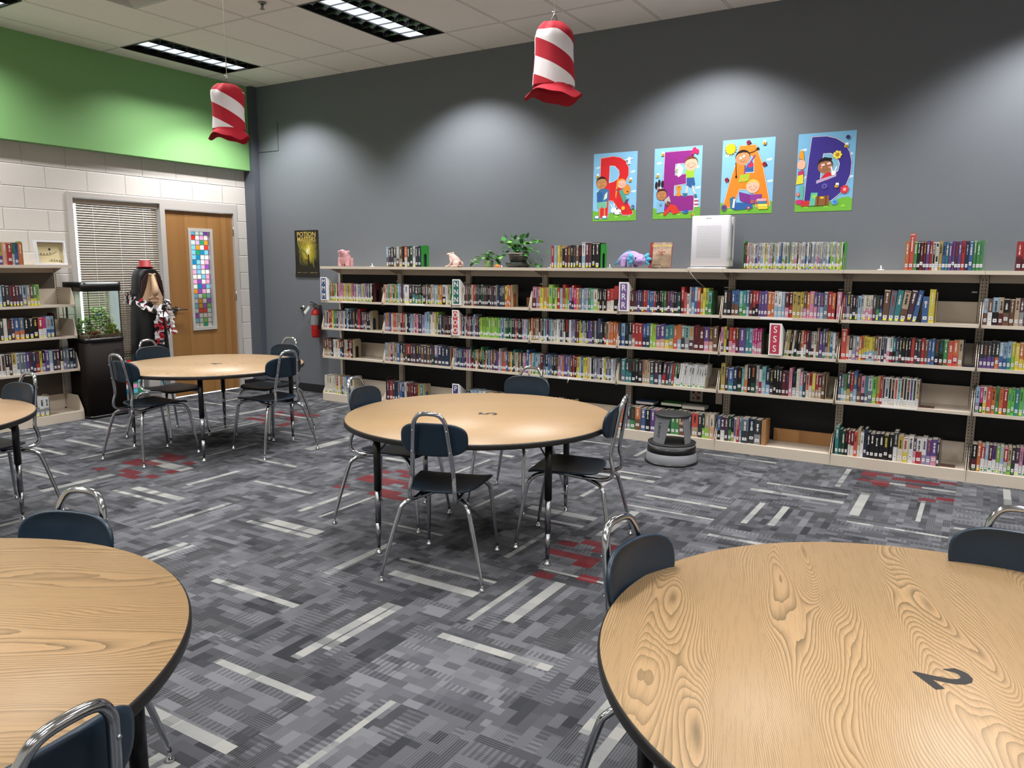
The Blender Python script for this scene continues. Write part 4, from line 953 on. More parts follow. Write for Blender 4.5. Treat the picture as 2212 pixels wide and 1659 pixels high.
for k in range(6): p.C(.41+.035*k, .91+.02*math.sin(k*.9)+.008*k, .026, '1a1418')
p.P([(.43, .81), (.49, .82), (.49, .86), (.43, .85)], 'f2c8c8').P([(.53, .83), (.59, .84), (.59, .88), (.53, .87)], 'f2c8c8')
p.C(.65, .68, .04, 'f2f2f2').S([(.63, .70), (.60, .80)], 'f2f2f2', .022).S([(.67, .70), (.70, .80)], 'f2f2f2', .022)
p.C(.08, .86, .075, 'f0b49a', .09).P([(.02, .98), (.04, 1.10), (.09, 1.13), (.12, 1.02), (.12, .94)], 'e0962e').P([(.03, .74), (.13, .76), (.14, .62), (.03, .62)], 'b83a6a').P([(.0, .50), (.13, .52), (.12, .68), (.02, .66)], 'dcd03a').P([(.07, .48), (.14, .49), (.15, .22), (.08, .22)], '5fb0a4').C(.08, .18, .07, 'c7307a', .045)
p.P([(.11, .10), (.26, .10), (.27, .20), (.12, .20)], 'c7303a').P([(.26, .10), (.38, .11), (.40, .34), (.28, .34)], '5fb8a0').P([(.30, .24), (.38, .25), (.38, .30), (.31, .30)], '9ad14e')
p.P([(.36, .10), (.60, .11), (.60, .28), (.37, .27)], '8a5a34').S([(.41, .10), (.41, .28)], '5a3820', .02).S([(.55, .10), (.55, .28)], '5a3820', .02).P([(.45, .23), (.51, .23), (.51, .26), (.45, .26)], 'f0d23a').C(.70, .16, .06, '5f9fd8', .05).C(.71, .16, .03, '3f7fc0')
p.flower(.70, 1.0, 'f2d84a', 'b8862a', .045); p.flower(.86, .38, 'd8323a', 'f2a0a0', .045); p.flower(.51, .45, '6f5fb0', '3a2f86', .03); p.bee(.84, 1.14); p.bee(.72, .44); p.C(.86, 1.30, .035, '3a2a5e'); p.flower(.05, .32, 'd8523a', 'f2d0a0', .02)
p.done('light blue poster with a big dark blue letter D, rightmost of four letter posters')
# the tall narrow book poster
s = NM('poster_art'); x, y, z = s.obj()
dx = s.M('DIVIDE', s.M('SUBTRACT', x, .955), .2); dz = s.M('DIVIDE', s.M('SUBTRACT', z, 1.70), .24)
nz = s.noise(s.vec, 9, 3)
rr_ = s.M('ADD', s.M('SQRT', s.M('ADD', s.M('MULTIPLY', dx, dx), s.M('MULTIPLY', dz, dz))), s.M('MULTIPLY', s.M('SUBTRACT', nz, .5), .7))
s.out(s.ramp(rr_, [(0, 'd9ddb0'), (.22, 'b5a636'), (.55, '75691f'), (.8, '2b2c18'), (1, '141611')]), .4); M_art = s.m
g = G(M_art); NS = 8
for k in range(NS):
    z0, z1 = 1.39+.545*k/NS, 1.39+.545*(k+1)/NS; f = lambda z: -.003-.010*max(0, (1.45-z)/.06)**2
    g.poly([(.745, f(z0), z0), (1.135, f(z0), z0), (1.135, f(z1), z1), (.745, f(z1), z1)])
mg = mat('gold_print', 'c2a95c', .5, var=.1); md = mat('poster_shadow_ink', '1a1a10', .5); mo = mat('poster_olive_ink', '6f7030', .5)
R90 = Matrix.Rotation(PI/2, 4, 'X')
g.use(md).poly([(.745, -.0034, 1.39), (1.135, -.0034, 1.39), (1.135, -.0034, 1.50), (1.05, -.0034, 1.525), (.95, -.0034, 1.50), (.84, -.0034, 1.53), (.745, -.0034, 1.49)])
for P, w in (([(.80, 1.80), (.83, 1.72), (.91, 1.68), (.94, 1.62)], .03), ([(1.03, 1.79), (1.06, 1.74), (1.07, 1.66), (1.04, 1.56), (1.05, 1.50)], .022), ([(.81, 1.70), (.83, 1.66), (.82, 1.58), (.85, 1.53)], .012)):
    g.use(mo)
    for q, (a, b) in enumerate(zip(P[:-1], P[1:])):
        a, b = Vector(a), Vector(b); n = (b-a).normalized(); n = Vector((-n.y, n.x))*w/2*(1-.12*q)
        g.poly([(v.x, -.0037-.0001*q, v.y) for v in (a-n, b-n, b+n, a+n)])
g.use(md)
for P in ([(.945, 1.50), (.985, 1.50), (.975, 1.62), (.955, 1.62)], [(.955, 1.615), (.975, 1.615), (.976, 1.645), (.965, 1.655), (.954, 1.645)], [(.905, 1.585), (.955, 1.575), (.955, 1.585), (.906, 1.592)], [(.975, 1.56), (1.01, 1.52), (1.012, 1.57), (1.02, 1.52), (.98, 1.545)], [(.84, 1.50), (.86, 1.55), (.89, 1.56), (.865, 1.54), (.86, 1.50)]): g.poly([(a, -.0042, b) for a, b in P])
g.use(mg)
for st, zz, sz, sx in (('POTION', 1.885, .074, 1.12), ('MASTERS', 1.825, .082, .92), ('FRANK L. COLE', 1.425, .042, 1.08)):
    g.text(st, sz, Matrix.Translation((.94, -.0046 if zz > 1.5 else -.0062, zz)) @ R90, sx=sx, off=.0006)
g.box(.86, 1.02, -.0046, -.0044, 1.782, 1.785).box(.82, .94, -.0066, -.0064, 1.402, 1.404)
g.keep = True
tag(g.build('book_poster'), 'tall narrow yellow and black poster reading POTION MASTERS, left of the shelves', 'poster')

# ------------------------------------------------------------ fire extinguisher and door bumper
fe = thing('fire_extinguisher', 'red fire extinguisher with grey top and white tag, hanging left of the shelves', 'fire extinguisher', (1.13, -.085, .68))
m_red = mat('red_gloss_paint', 'a81418', .25, coat=.3)
G(m_red).lathe([(.0, .0), (.045, .0), (.052, .008), (.053, .02), (.053, .27), (.048, .3), (.03, .325), (.018, .335), (.018, .345)], n=32).build('cylinder', fe)
G(mat('silver_label', '8c8e92', .4)).lathe([(.0536, .15), (.0536, .265)], n=32, cap=False).build('label_band', fe)
g = G(M_steel).lathe([(.018, .34), (.02, .36), (.012, .372), (.010, .39)], n=16); g.box(-.012, .012, -.07, .03, .385, .392)
g.tube([(0, .03, .385), (0, -.02, .405), (0, -.085, .425)], .006, 8, sub=3).tube([(0, -.02, .375), (0, -.075, .355)], .005); g.tube([(.018, -.01, .36), (.03, -.012, .362)], .012, 12); g.build('valve_handle', fe)
G(M_blk).tube([(.02, 0, .36), (.06, .01, .33), (.066, .0, .22), (.064, -.005, .1)], [.008, .008, .008, .011], 10, sub=4).build('hose', fe)
g = G(M_paper); g.poly([(-.015, -.07, .35), (-.10, -.065, .27), (-.125, -.066, .30), (-.03, -.071, .378)]); g.poly([(-.015, -.069, .35), (-.10, -.064, .27), (-.125, -.065, .30), (-.03, -.07, .378)]); g.build('inspection_tag', fe)
G(M_steel).box(-.02, .02, .05, .0845, .2, .38).box(-.03, .03, .045, .052, .3, .32).build('wall_bracket', fe)
db = thing('door_bumper', 'round chrome door bumper on the grey wall beside the extinguisher', 'door stop', (.844, 0, 1.016))
g = G(M_chrome, Matrix.Rotation(PI/2, 4, 'X')); g.lathe([(.0, .001), (.035, .001), (.034, .010), (.024, .02), (.018, .022)], n=24, cap=False); g.build('base', db)
g = G(M_blk, Matrix.Rotation(PI/2, 4, 'X')); g.lathe([(.018, .018), (.017, .032), (.012, .038), (.0, .039)], n=20); g.build('bumper', db)
# ------------------------------------------------------------ outlet plates, strips, clips
op = tag(G(mat('patterned_plate', 'a79f95', .5)).box(5.684, 5.80, -.022, -.0145, .34, .45).build('outlet_plate'), 'cream wall plate with a dark red floral pattern, above the kick stool', 'outlet')
g = G(mat('plate_flower', '6e2f33', .6)); rq = random.Random(3)
for cx, cz, r in ((5.715, .42, .014), (5.765, .425, .016), (5.76, .375, .018), (5.715, .37, .01), (5.738, .40, .008)): g.prism([(cx+r*math.cos(a*.7), cz+r*math.sin(a*.7)) for a in range(9)], 0, .001)
g.M = Matrix.Identity(4)
for v in g.bm.verts: v.co = Vector((v.co.x, -.0222-v.co.z, v.co.y))
g.build('flower_print', op)
tag(G(M_beige).box(5.93, 5.985, -.066, -.0585, .345, .452).build('cable_plate'), 'small beige plate beside the upright, right of the patterned outlet', 'plate')
tag(G(M_paper).tube([(4.637, -.348, .506), (4.628, -.352, .485), (4.617, -.35, .458)], .004, 6).build('paper_strip'), 'short white strip hanging under a shelf above the middle table', 'paper strip')
for x, lab in ((2.2, 'small white clip atop the shelves, right of the pink bear'), (4.385, 'small white clip atop the shelves, just left of the red and yellow books'), (4.985, 'small white clip atop the shelves, left of the lavender plush'), (7.19, 'small white clip atop the shelves, left of the coral red books')):
    g = G(M_white).box(-.022, .022, -.008, .008, 0, .006).tube([(0, 0, .004), (.002, 0, .018), (-.001, 0, .034)], [.007, .005, .003], 8)
    tag(g.build('shelf_clip', loc=(x, -.28, 1.5155)), lab, 'clip', 'white clips atop the shelves')
#SECTION5
# ------------------------------------------------------------ things on the shelf top
def soft(g, name, parent, vox=.004, sm=4):
    o = g.build(name, parent); r = o.modifiers.new('r', 'REMESH'); r.mode = 'VOXEL'; r.voxel_size = vox; r.use_smooth_shade = True
    s_ = o.modifiers.new('s', 'SMOOTH'); s_.iterations = sm; s_.factor = .6
    return o
ZT = 1.5157
# pink bear
t = thing('toy_bear', 'small pink standing bear figure at the left end of the shelf top', 'toy', (1.752, -.22, ZT), .15)
g = G(mat('pink_flock', 'c9969c', .85, var=.06, bump=.4, bscale=700))
g.ell((0, .0, .085), (.070, .06, .068), 20, 14).ell((0, -.015, .125), (.062, .05, .05), 20, 12).ell((0, -.045, .15), (.036, .04, .034), 16, 10).ell((0, -.075, .163), (.02, .02, .015), 12, 8)
for s_ in (-1, 1):
    g.tube([(s_*.045, -.02, .1), (s_*.047, -.025, .0)], [.028, .024], 14).tube([(s_*.04, .05, .09), (s_*.04, .055, .0)], [.03, .024], 14).ell((s_*.062, -.02, .158), (.016, .01, .016), 12, 8)
soft(g, 'body', t, .003, 3)
g = G(mat('pink_flock_dark', 'b8707c', .8)); g.ell((0, -.093, .166), (.006, .004, .004), 8, 6); g.build('nose', t)
# frog figurine
t = thing('frog_figurine', 'matte pink sitting frog figurine atop the shelves, facing left', 'figurine', (3.225, -.20, ZT), 0)
g = G(mat('pink_plaster', 'c3a69d', .75, var=.05))
g.tube([(.05, 0, .03), (.02, 0, .065), (-.02, 0, .105), (-.045, 0, .125)], [.042, .044, .034, .024], 18, sub=3).ell((-.055, 0, .128), (.034, .026, .015), 16, 10).ell((-.02, .016, .143), (.009, .008, .009)).ell((-.02, -.016, .143), (.009, .008, .009))
for s_ in (-1, 1):
    g.tube([(-.03, s_*.024, .09), (-.012, s_*.036, .045), (-.045, s_*.034, .012), (-.085, s_*.034, .006)], [.014, .012, .010, .007], 10, sub=4)
    g.ell((.05, s_*.04, .032), (.038, .018, .03), 14, 10).tube([(.075, s_*.045, .012), (.02, s_*.05, .008), (-.01, s_*.05, .006)], [.012, .010, .006], 10, sub=3)
g.ell((.04, 0, .012), (.05, .04, .012), 16, 8)
soft(g, 'body', t, .0028, 2)
# plants
def leaf(g, p, d, sz, rq):
    d = d.normalized(); s_ = d.cross(Vector((0, 0, 1))); s_ = s_.normalized() if s_.length > .01 else Vector((1, 0, 0)); n = s_.cross(d)
    s_ = (s_*math.cos(rq)+n*math.sin(rq)); n = s_.cross(d)
    O = [(0, 0), (.10, .30), (.34, .44), (.62, .36), (.85, .16), (1.05, 0)]
    mid = [p+d*sz*u+n*(-.12*sz*u*u) for u, w in O]
    for sg in (1, -1):
        ed = [p+d*sz*(u-(.10 if 0 < i < 3 else 0))+s_*sg*sz*w+n*(sz*.10*w-.12*sz*u*u) for i, (u, w) in enumerate(O)]
        for i in range(5): g.poly([mid[i], mid[i+1], ed[i+1], ed[i]] if 0 < i < 4 else ([mid[i], mid[i+1], ed[i+1]] if i == 0 else [mid[i], mid[i+1], ed[i]]))
def foliage(name, parent, stems, mats, n, seed, size=.045):
    rq = random.Random(seed); g = G(mats[0]); g.keep = True
    for P in stems:
        Q = smooth_path(P, 4); g.use(mats[-1]).tube(Q, .0016, 5)
        for k in range(n):
            q = Q[rq.randrange(1, len(Q))] if k else Q[-1]
            a = rq.uniform(0, 2*PI); d = Vector((math.cos(a), math.sin(a)*.8, rq.uniform(-.5, .5)))
            if k == 0: d = (Q[-1]-Q[-3]).normalized()
            g.use(rq.choice(mats[:-1])); b = q+d.normalized()*.012; g.use(mats[-1]).tube([q, b], .001, 4); g.use(rq.choice(mats[:-1])); leaf(g, b, d, size*rq.uniform(.7, 1.25), rq.uniform(-.6, .6))
    return g.build(name, parent)
m_l1 = mat('leaf_green', '3f8a38', .4, var=.15, scale=40); m_l2 = mat('leaf_dark_green', '22562b', .4, var=.15); m_l3 = mat('leaf_light_green', '6fae4c', .4, var=.12); m_st = mat('leaf_stem', '4d7a35', .5)
t = thing('potted_pothos', 'leafy pothos in a dark round pot on a saucer atop the shelves', 'plant', (3.97, -.17, ZT))
m_pot = mat('dark_ceramic', '3a3834', .35, var=.1); m_soil = mat('soil', '2a2018', .9)
g = G(m_pot).lathe([(.0, .022), (.06, .022), (.075, .035), (.092, .10), (.096, .128), (.088, .128), (.084, .11), (.0, .11)], n=40); g.build('pot', t)
G(mat('pot_rim_tan', '8d8172', .5)).lathe([(.090, .126), (.099, .128), (.101, .136), (.09, .139), (.087, .13)], n=40, cap=False).build('pot_rim', t)
G(mat('saucer_dark_green', '2c3530', .35)).lathe([(.0, .0), (.105, .0), (.125, .03), (.13, .045), (.122, .047), (.115, .03), (.0, .02)], n=40).build('saucer', t)
G(m_soil).lathe([(.0, .118), (.084, .115)], n=24).build('soil', t)
rq = random.Random(5); st = []
for k in range(9):
    a = rq.uniform(0, 2*PI); r = rq.uniform(.06, .16); st.append([(.03*math.cos(a), .03*math.sin(a), .12), (r*.6*math.cos(a), r*.4*math.sin(a), .17+rq.uniform(0, .05)), (r*math.cos(a), r*.5*math.sin(a), .17+rq.uniform(0, .11))])
for P in ([(.06, -.03, .13), (.15, -.06, .18), (.22, -.06, .16), (.27, -.06, .10)], [(.07, -.02, .13), (.14, -.08, .12), (.17, -.09, .05), (.22, -.1, .02), (.32, -.1, .035)], [(.06, 0, .13), (.17, 0, .23), (.24, -.02, .24), (.31, -.02, .17)],
          [(-.05, -.02, .13), (-.12, -.02, .2), (-.16, 0, .25)], [(-.05, -.03, .13), (-.14, -.05, .14), (-.17, -.06, .07)], [(.05, 0, .12), (.13, -.05, .06), (.19, -.08, .02)], [(0, 0, .12), (-.02, 0, .22), (.01, 0, .27)], [(-.02, 0, .12), (-.06, 0, .21), (-.05, 0, .26)], [(.05, 0, .12), (.12, 0, .21), (.14, 0, .25)], [(.06, -.04, .12), (.16, -.09, .10), (.24, -.09, .07), (.29, -.09, .02)]): st.append(P)
foliage('foliage', t, st, [m_l1, m_l2, m_l3, m_st], 6, 11, .052)
t = thing('potted_ivy', 'small trailing leafy plant left of the dark pothos pot', 'plant', (3.63, -.18, ZT))
G(mat('pale_green_jar', '7f9a6a', .3, trans=.3)).lathe([(.0, .0), (.04, .0), (.047, .01), (.05, .06), (.044, .068), (.04, .06), (.036, .012), (.0, .01)], n=24).build('pot', t)
st = [[(0, 0, .05), (math.cos(a)*r*.5, math.sin(a)*r*.3, .10+h_), (math.cos(a)*r, math.sin(a)*r*.45, .05+h_)] for a, r, h_ in ((0, .09, .04), (.5, .1, .02), (1.2, .07, .05), (2, .08, .06), (2.8, .12, .03), (3.3, .15, -.01), (3.0, .18, .0), (3.9, .1, .02), (4.6, .08, .03), (5.3, .09, .01), (5.9, .11, .0))]
foliage('foliage', t, st, [m_l1, m_l2, m_l3, m_st], 5, 21, .045)
t = thing('toy_pumpkin', 'tiny orange and white figure between the two shelf top plants', 'figurine', (3.795, -.27, ZT))
g = G(mat('orange_resin', 'c9762f', .4)); g.ell((0, 0, .014), (.028, .02, .014), 14, 8).ell((-.02, 0, .010), (.018, .014, .010)).ell((.02, .0, .01), (.014, .014, .01)); soft(g, 'body', t, .002, 2)
G(M_white).ell((.048, 0, .009), (.008, .008, .009), 10, 6).build('white_bead', t)
# lavender salamander plush
t = thing('salamander_plush', 'lavender plush salamander with bright blue frilly gills, facing right', 'plush toy', (5.19, -.22, ZT), .0)
m_lav = mat('lavender_plush', 'a48cc0', .9, var=.06, bump=.5, bscale=600); m_gill = mat('blue_plush', '4ba3c4', .9, var=.08, bump=.5, bscale=600)
g = G(m_lav).tube([(-.165, .03, .04), (-.13, .03, .07), (-.08, .02, .095), (-.01, .0, .10), (.05, -.02, .085)], [.014, .028, .044, .052, .042], 20, sub=4)
g.ell((.075, -.06, .074), (.062, .054, .052), 24, 16).ell((.095, -.085, .064), (.050, .038, .038), 20, 12)
for x_, y_ in ((-.085, -.02), (-.095, .06), (-.01, -.055), (.01, .04)): g.tube([(x_, y_, .085), (x_-.004, y_-.008, .04), (x_-.002, y_-.012, .012)], [.028, .024, .021], 14, sub=2)
soft(g, 'body', t, .004, 4)
for sx, bx in ((-1, .028), (1, .122)):
    g = G(m_gill)
    for k in range(3):
        a = (.9-.85*k); x1 = bx+sx*.055*math.cos(a) if sx < 0 else bx+.062*math.cos(a); yq = -.088 if sx < 0 else -.05
        g.tube([(bx+sx*.012, yq, .075), ((bx+x1)/2, yq-.005, .075+.035*math.sin(a)), (x1, yq, .078+.062*math.sin(a))], [.018, .023, .010], 12, sub=3)
    soft(g, 'gill', t, .003, 2)
g = G(m_gill).tube([(-.195, .03, .03), (-.165, .03, .055), (-.12, .02, .11), (-.06, .01, .148), (-.03, 0, .155)], [.008, .016, .010, .007, .004], 12, sub=3); g.build('tail_fin', t)
g = G(M_blk); g.ell((.062, -.112, .088), (.007, .005, .008), 10, 8).ell((.128, -.100, .088), (.005, .005, .007), 10, 8); g.build('eye', t)
g = G(mat('mouth_thread', '6c3f7a', .7)).tube([(.078, -.121, .062), (.10, -.125, .054), (.122, -.116, .062)], .002, 6, sub=4); g.build('mouth', t)
# book on an easel
t = thing('display_book', 'illustrated red spined hardcover propped on a wire easel atop the shelves', 'book', (5.35, -.27, ZT)); t.rotation_euler = (-.14, 0, -.10)
s = NM('cover_art'); x, y, z = s.obj(); n1 = s.noise(s.vec, 14, 4)
s.out(s.ramp(s.M('ADD', s.M('MULTIPLY', z, 1.9), s.M('MULTIPLY', n1, .6)), [(.25, '6a5f55'), (.45, '8f7a66'), (.58, 'c2a58c'), (.72, 'a08c80'), (.9, '8d8f92')]), .25, **{'Coat Weight': .4})
g = G(mat('book_red_cloth', '8c2a30', .5)).box(0, .20, .0, .003, .006, .225).box(0, .20, .019, .022, .006, .225).box(-.003, .0, 0, .022, .006, .225).box(0, .028, -.0006, 0, .006, .225); g.use(s.m).box(.028, .199, -.0008, 0, .007, .224); g.build('cover', t)
G(M_page).box(.001, .196, .003, .019, .009, .222).build('pages', t)
g = G(mat('gold_lettering', 'd6c06a', .4)).text('Harry Potter', .036, Matrix.Translation((.113, -.0016, .197)) @ R90, off=.0008)
g.use(mat('red_lettering', '9a3538', .4))
for st_, zz, sz in (('A', .163, .022), ('Magical', .143, .026), ('Year', .119, .026)): g.text(st_, sz, Matrix.Translation((.113, -.0016, zz)) @ R90)
g.keep = True; g.build('title', t)
G(M_stick).box(-.0006, .008, -.0016, -.0010, .022, .045).build('spine_label', t)
es = thing('wire_easel', 'black wire easel holding the red spined display book', 'easel', (5.44, -.295, ZT))
G(M_blk).tube([(-.04, .10, .0), (-.045, 0, .004), (-.035, -.008, .03), (.03, -.008, .03), (.05, 0, .004), (.05, .10, .004)], .003, 6).build('front_loop', es)
G(M_blk).tube([(-.04, .10, .002), (-.02, .075, .13), (.03, .075, .13), (.05, .10, .002)], .0022, 6).build('back_stay', es)
# air purifier
t = thing('air_purifier', 'tall white air purifier with a perforated front atop the shelves', 'air purifier', (5.885, -.2, ZT), -.0)
g = G(M_white)
g.rbox(-.165, .165, -.02, .075, .02, .425, .03, 5); g.build('rear_housing', t, bevel=.003)
s = NM('perforated_front'); x, y, z = s.obj()
fx = s.M('SUBTRACT', s.M('FRACT', s.M('MULTIPLY', x, 150)), .5); row = s.M('MODULO', s.M('FLOOR', s.M('MULTIPLY', z, 150)), 2)
fx = s.M('SUBTRACT', s.M('FRACT', s.M('ADD', s.M('MULTIPLY', x, 150), s.M('MULTIPLY', row, .5))), .5); fz = s.M('SUBTRACT', s.M('FRACT', s.M('MULTIPLY', z, 150)), .5)
hole = s.M('LESS_THAN', s.M('ADD', s.M('MULTIPLY', fx, fx), s.M('MULTIPLY', fz, fz)), .075)
ins = s.M('MULTIPLY', s.M('MULTIPLY', s.M('GREATER_THAN', x, -.112), s.M('LESS_THAN', x, .095)), s.M('MULTIPLY', s.M('GREATER_THAN', z, .085), s.M('LESS_THAN', z, .352)))
s.out(s.mix(s.M('MULTIPLY', hole, ins), 'd9d8df', '77787e'), .35); M_perf = s.m
G(M_perf).rbox(-.163, .163, -.085, -.022, .018, .435, .025, 5).build('front_panel', t, bevel=.003)
G(mat('dark_slot', '4a4b50', .5)).box(.1652, .166, -.012, -.004, .07, .36).build('side_slot', t)
G(M_white).rbox(-.17, .15, -.09, .07, 0, .012, .03, 5).build('foot_plate', t)
g = G(mat('grey_print', '8a8a92', .5)); g.ell((-.028, -.0855, .412), (.005, .0006, .005), 10, 4); g.box(-.02, .012, -.0857, -.0853, .4105, .414); g.build('logo', t)
tag(G(mat('grey_cord', 'a9a49c', .5)).tube([(5.735, -.21, 1.53), (5.73, -.30, 1.522), (5.732, -.352, 1.518), (5.742, -.36, 1.50), (5.79, -.33, 1.43), (5.83, -.2, 1.36), (5.845, -.075, 1.30), (5.85, -.04, 1.1), (5.852, -.04, .8), (5.83, -.04, .62), (5.76, -.035, .45)], .004, 8, sub=4).build('power_cord'), 'grey power cord running down from the white air purifier to the outlet', 'cord')

# ------------------------------------------------------------ kick stool
t = thing('kick_stool', 'round grey and black rolling kick stool in front of the shelves', 'step stool', (5.845, -.915, 0))
m_sg = mat('grey_enamel_stool', '727479', .4, var=.03); m_sr = mat('black_rubber', '121214', .6, bump=.5, bscale=300)
G(M_blk).lathe([(.19, .0), (.208, .001), (.210, .010), (.202, .018), (.19, .02)], n=64).build('rubber_base', t)
G(m_sg).lathe([(.199, .018), (.194, .085), (.188, .088)], n=64, cap=False).lathe([(.183, .135), (.182, .162), (.17, .163)], n=64, cap=False).build('lower_drum', t)
G(M_blk).lathe([(.188, .086), (.192, .089), (.188, .134), (.183, .136)], n=64, cap=False).build('bumper_band', t)
G(m_sr).lathe([(.0, .166), (.180, .166), (.188, .163), (.187, .156), (.17, .156)], n=64).lathe([(.0, .158), (.17, .158)], n=32).build('lower_step', t)
vd = Vector((7.889-5.845, -6.719+.915)).normalized(); va = math.atan2(vd.y, vd.x)
for a0, a1, nm in ((va-2.35, va-.42, 'side_panel'), (va+.75, va+2.3, 'side_panel')):
    g = G(m_sg); nn = 20; lo = a0; hi_ = a1
    for k in range(nn):
        b0, b1 = [], []
        for q, zz in ((.0, .166), (1.0, .372)):
            sp_ = .0 if q == 0 else .16
            A0 = a0+sp_*(0 if nm != 'side_panel' else (-.0)); A1 = a1
            if a0 < va: A1 = a1+(.30 if q else 0)          # slanted opening edges
            else: A0 = a0-(.12 if q else 0)
            for kk, L in ((k, b0), (k+1, b1)):
                a = A0+(A1-A0)*kk/nn; r = .148-.018*q; L.append((r*math.cos(a), r*math.sin(a), zz))
        g.poly([b0[0], b1[0], b1[1], b0[1]])
        i0 = [(p_[0]*.965, p_[1]*.965, p_[2]) for p_ in b0]; i1 = [(p_[0]*.965, p_[1]*.965, p_[2]) for p_ in b1]
        g.poly([i0[0], i0[1], i1[1], i1[0]])
        if k == 0: g.poly([b0[0], b0[1], i0[1], i0[0]])
        if k == nn-1: g.poly([b1[0], b1[1], i1[1], i1[0]])
    g.keep = True; pn = g.build(nm, t)
    if a0 < va:
        a = va-.78; r = .1415; nrm = Vector((math.cos(a), math.sin(a), .1)).normalized(); upv = Vector((-math.sin(a), math.cos(a), 0)); rtv = Vector((0, 0, -1))
        rtv = (rtv-nrm*rtv.dot(nrm)).normalized(); upv = nrm.cross(rtv)
        Mx = Matrix(((rtv.x, upv.x, nrm.x, r*math.cos(a)), (rtv.y, upv.y, nrm.y, r*math.sin(a)), (rtv.z, upv.z, nrm.z, .27), (0, 0, 0, 1)))
        g = G(M_ink).text('Library', .042, Mx); g.keep = True; g.build('lettering', pn)
G(m_sr).lathe([(.0, .390), (.135, .390), (.143, .386), (.144, .374), (.13, .370), (.0, .370)], n=64).build('top_step', t)

# ------------------------------------------------------------ hanging hats
def hat_mat(name, ph, top):
    s = NM(name); x, y, z = s.obj(); a = s.M('DIVIDE', s.M('ARCTAN2', y, x), 2*PI)
    f = s.M('FRACT', s.M('ADD', s.M('ADD', s.M('MULTIPLY', a, 1.5), s.M('MULTIPLY', z, 5.9)), ph)); m = s.M('GREATER_THAN', f, .5)
    n = s.noise(s.vec, 500, 2); s.bump(n, .4, .002)
    return s.out(s.mix(s.M('MAXIMUM', m, s.M('GREATER_THAN', z, top)), 'dcd6d8', 'a80f26'), .85)
M_felt = mat('red_felt', 'a80f26', .9, var=.08, bump=.5, bscale=500)
def hat(x, y, z0, hgt, rx, rz, seed, ph, label, bw=1.0):
    t = thing('hanging_hat', label, 'hat', (x, y, z0), rz, 'striped hats hanging from the ceiling')
    rq = random.Random(seed); n = 72; hm = hat_mat('striped_felt_%d' % seed, ph, hgt-.042); k0 = rq.uniform(0, 6)
    R = []
    for q in range(19):
        u = q/18; z = .052+(hgt-.052)*u; R_ = rx*(1+.05*math.sin(u*5+seed)) * (1.0 if u < .72 else math.cos((u-.72)/.28*1.25)**.62)
        ring = []
        for k in range(n):
            a = 2*PI*k/n; fold = .035*math.sin(2*a+k0)+(.02+.14*max(0, u-.72)/.28)*math.sin(7*a+k0*2)*(.5+.5*math.sin(a*2+1)); ring.append((R_*(1+fold)*math.cos(a), R_*.86*(1+fold)*math.sin(a), z))
        R.append(ring)
    g = G(hm); g.rings(R, cap=False); R2 = [[(p[0]*.96, p[1]*.96, p[2]-.002) for p in r] for r in R]; g.rings(R2, cap=False); g.build('crown', t)
    g = G(M_felt); R = []
    for q, (r, z) in enumerate(((.97, .056), (1.0, .046), (1.0+.08*bw, .036), (1.0+.28*bw, .022), (1.0+.5*bw, .004))):
        R.append([(rx*r*math.cos(2*PI*k/n)*(1+.03*math.sin(2*2*PI*k/n)), rx*r*.9*math.sin(2*PI*k/n), z+(.015*math.sin(3*2*PI*k/n+k0+.8)+.005*math.sin(7*2*PI*k/n))*max(0, q-1)/3) for k in range(n)])
    g.rings(R, cap=False); g.rings([[(p[0], p[1], p[2]-.003) for p in r] for r in R], cap=False); g.build('brim', t)
    w = .026; g = G(M_steel).box(-w, w, -.006, .006, hgt-.012, hgt+.004); g.tube([(-w, 0, hgt+.004), (w, 0, hgt+.004)], .003, 8)
    g.tube([(-.012, -.005, hgt), (-.010, -.006, hgt+.026), (.0, -.006, hgt+.036), (.010, -.006, hgt+.026), (.012, -.005, hgt)], .0016, 6, sub=3).tube([(-.012, .005, hgt), (-.010, .006, hgt+.022), (.0, .006, hgt+.03), (.010, .006, hgt+.022), (.012, .005, hgt)], .0016, 6, sub=3)
    g.build('binder_clip', t)
    G(M_paper).tube([(0, 0, hgt+.028), (0, 0, H-z0)], .0019, 6).ell((0, 0, hgt+.04), (.006, .005, .008)).ell((-.004, 0, hgt+.05), (.009, .004, .004)).build('string', t)
hat(3.827, -3.401, 2.296, .318, .094, 1.0, 3, .48, 'smaller red and white striped hat hanging against the green wall', .62)
hat(5.995, -3.232, 2.345, .345, .098, .85, 8, .12, 'larger red and white striped hat hanging before the dark grey wall')
#SECTION6
# ------------------------------------------------------------ aquarium
t = thing('aquarium', 'tall glass aquarium on a black cabinet between the left shelves and the window', 'aquarium', (.235, -2.235, 0))
m_cab = mat('black_brown_laminate', '150e0c', .7, var=.1, spec=.15)
G(m_cab).rbox(-.18, .18, -.203, .21, .0, .77, .06, 8).build('cabinet', t)
G(M_blk).rbox(-.184, .184, -.206, .213, .765, .80, .06, 8).rbox(-.183, .183, -.205, .212, .0, .03, .06, 8).build('tank_base', t)
G(M_steel).box(.1845, .186, .09, .16, .69, .697).build('door_pull', t)
g = G(); g.use(thin_glass('tank_glass'))
pts = []
for cx, cy, a0 in ((.12, .15, 0), (-.12, .15, PI/2), (-.12, -.143, PI), (.12, -.143, 1.5*PI)):
    for k in range(7): a = a0+k*PI/2/6; pts.append((cx+.058*math.cos(a), cy+.058*math.sin(a)))
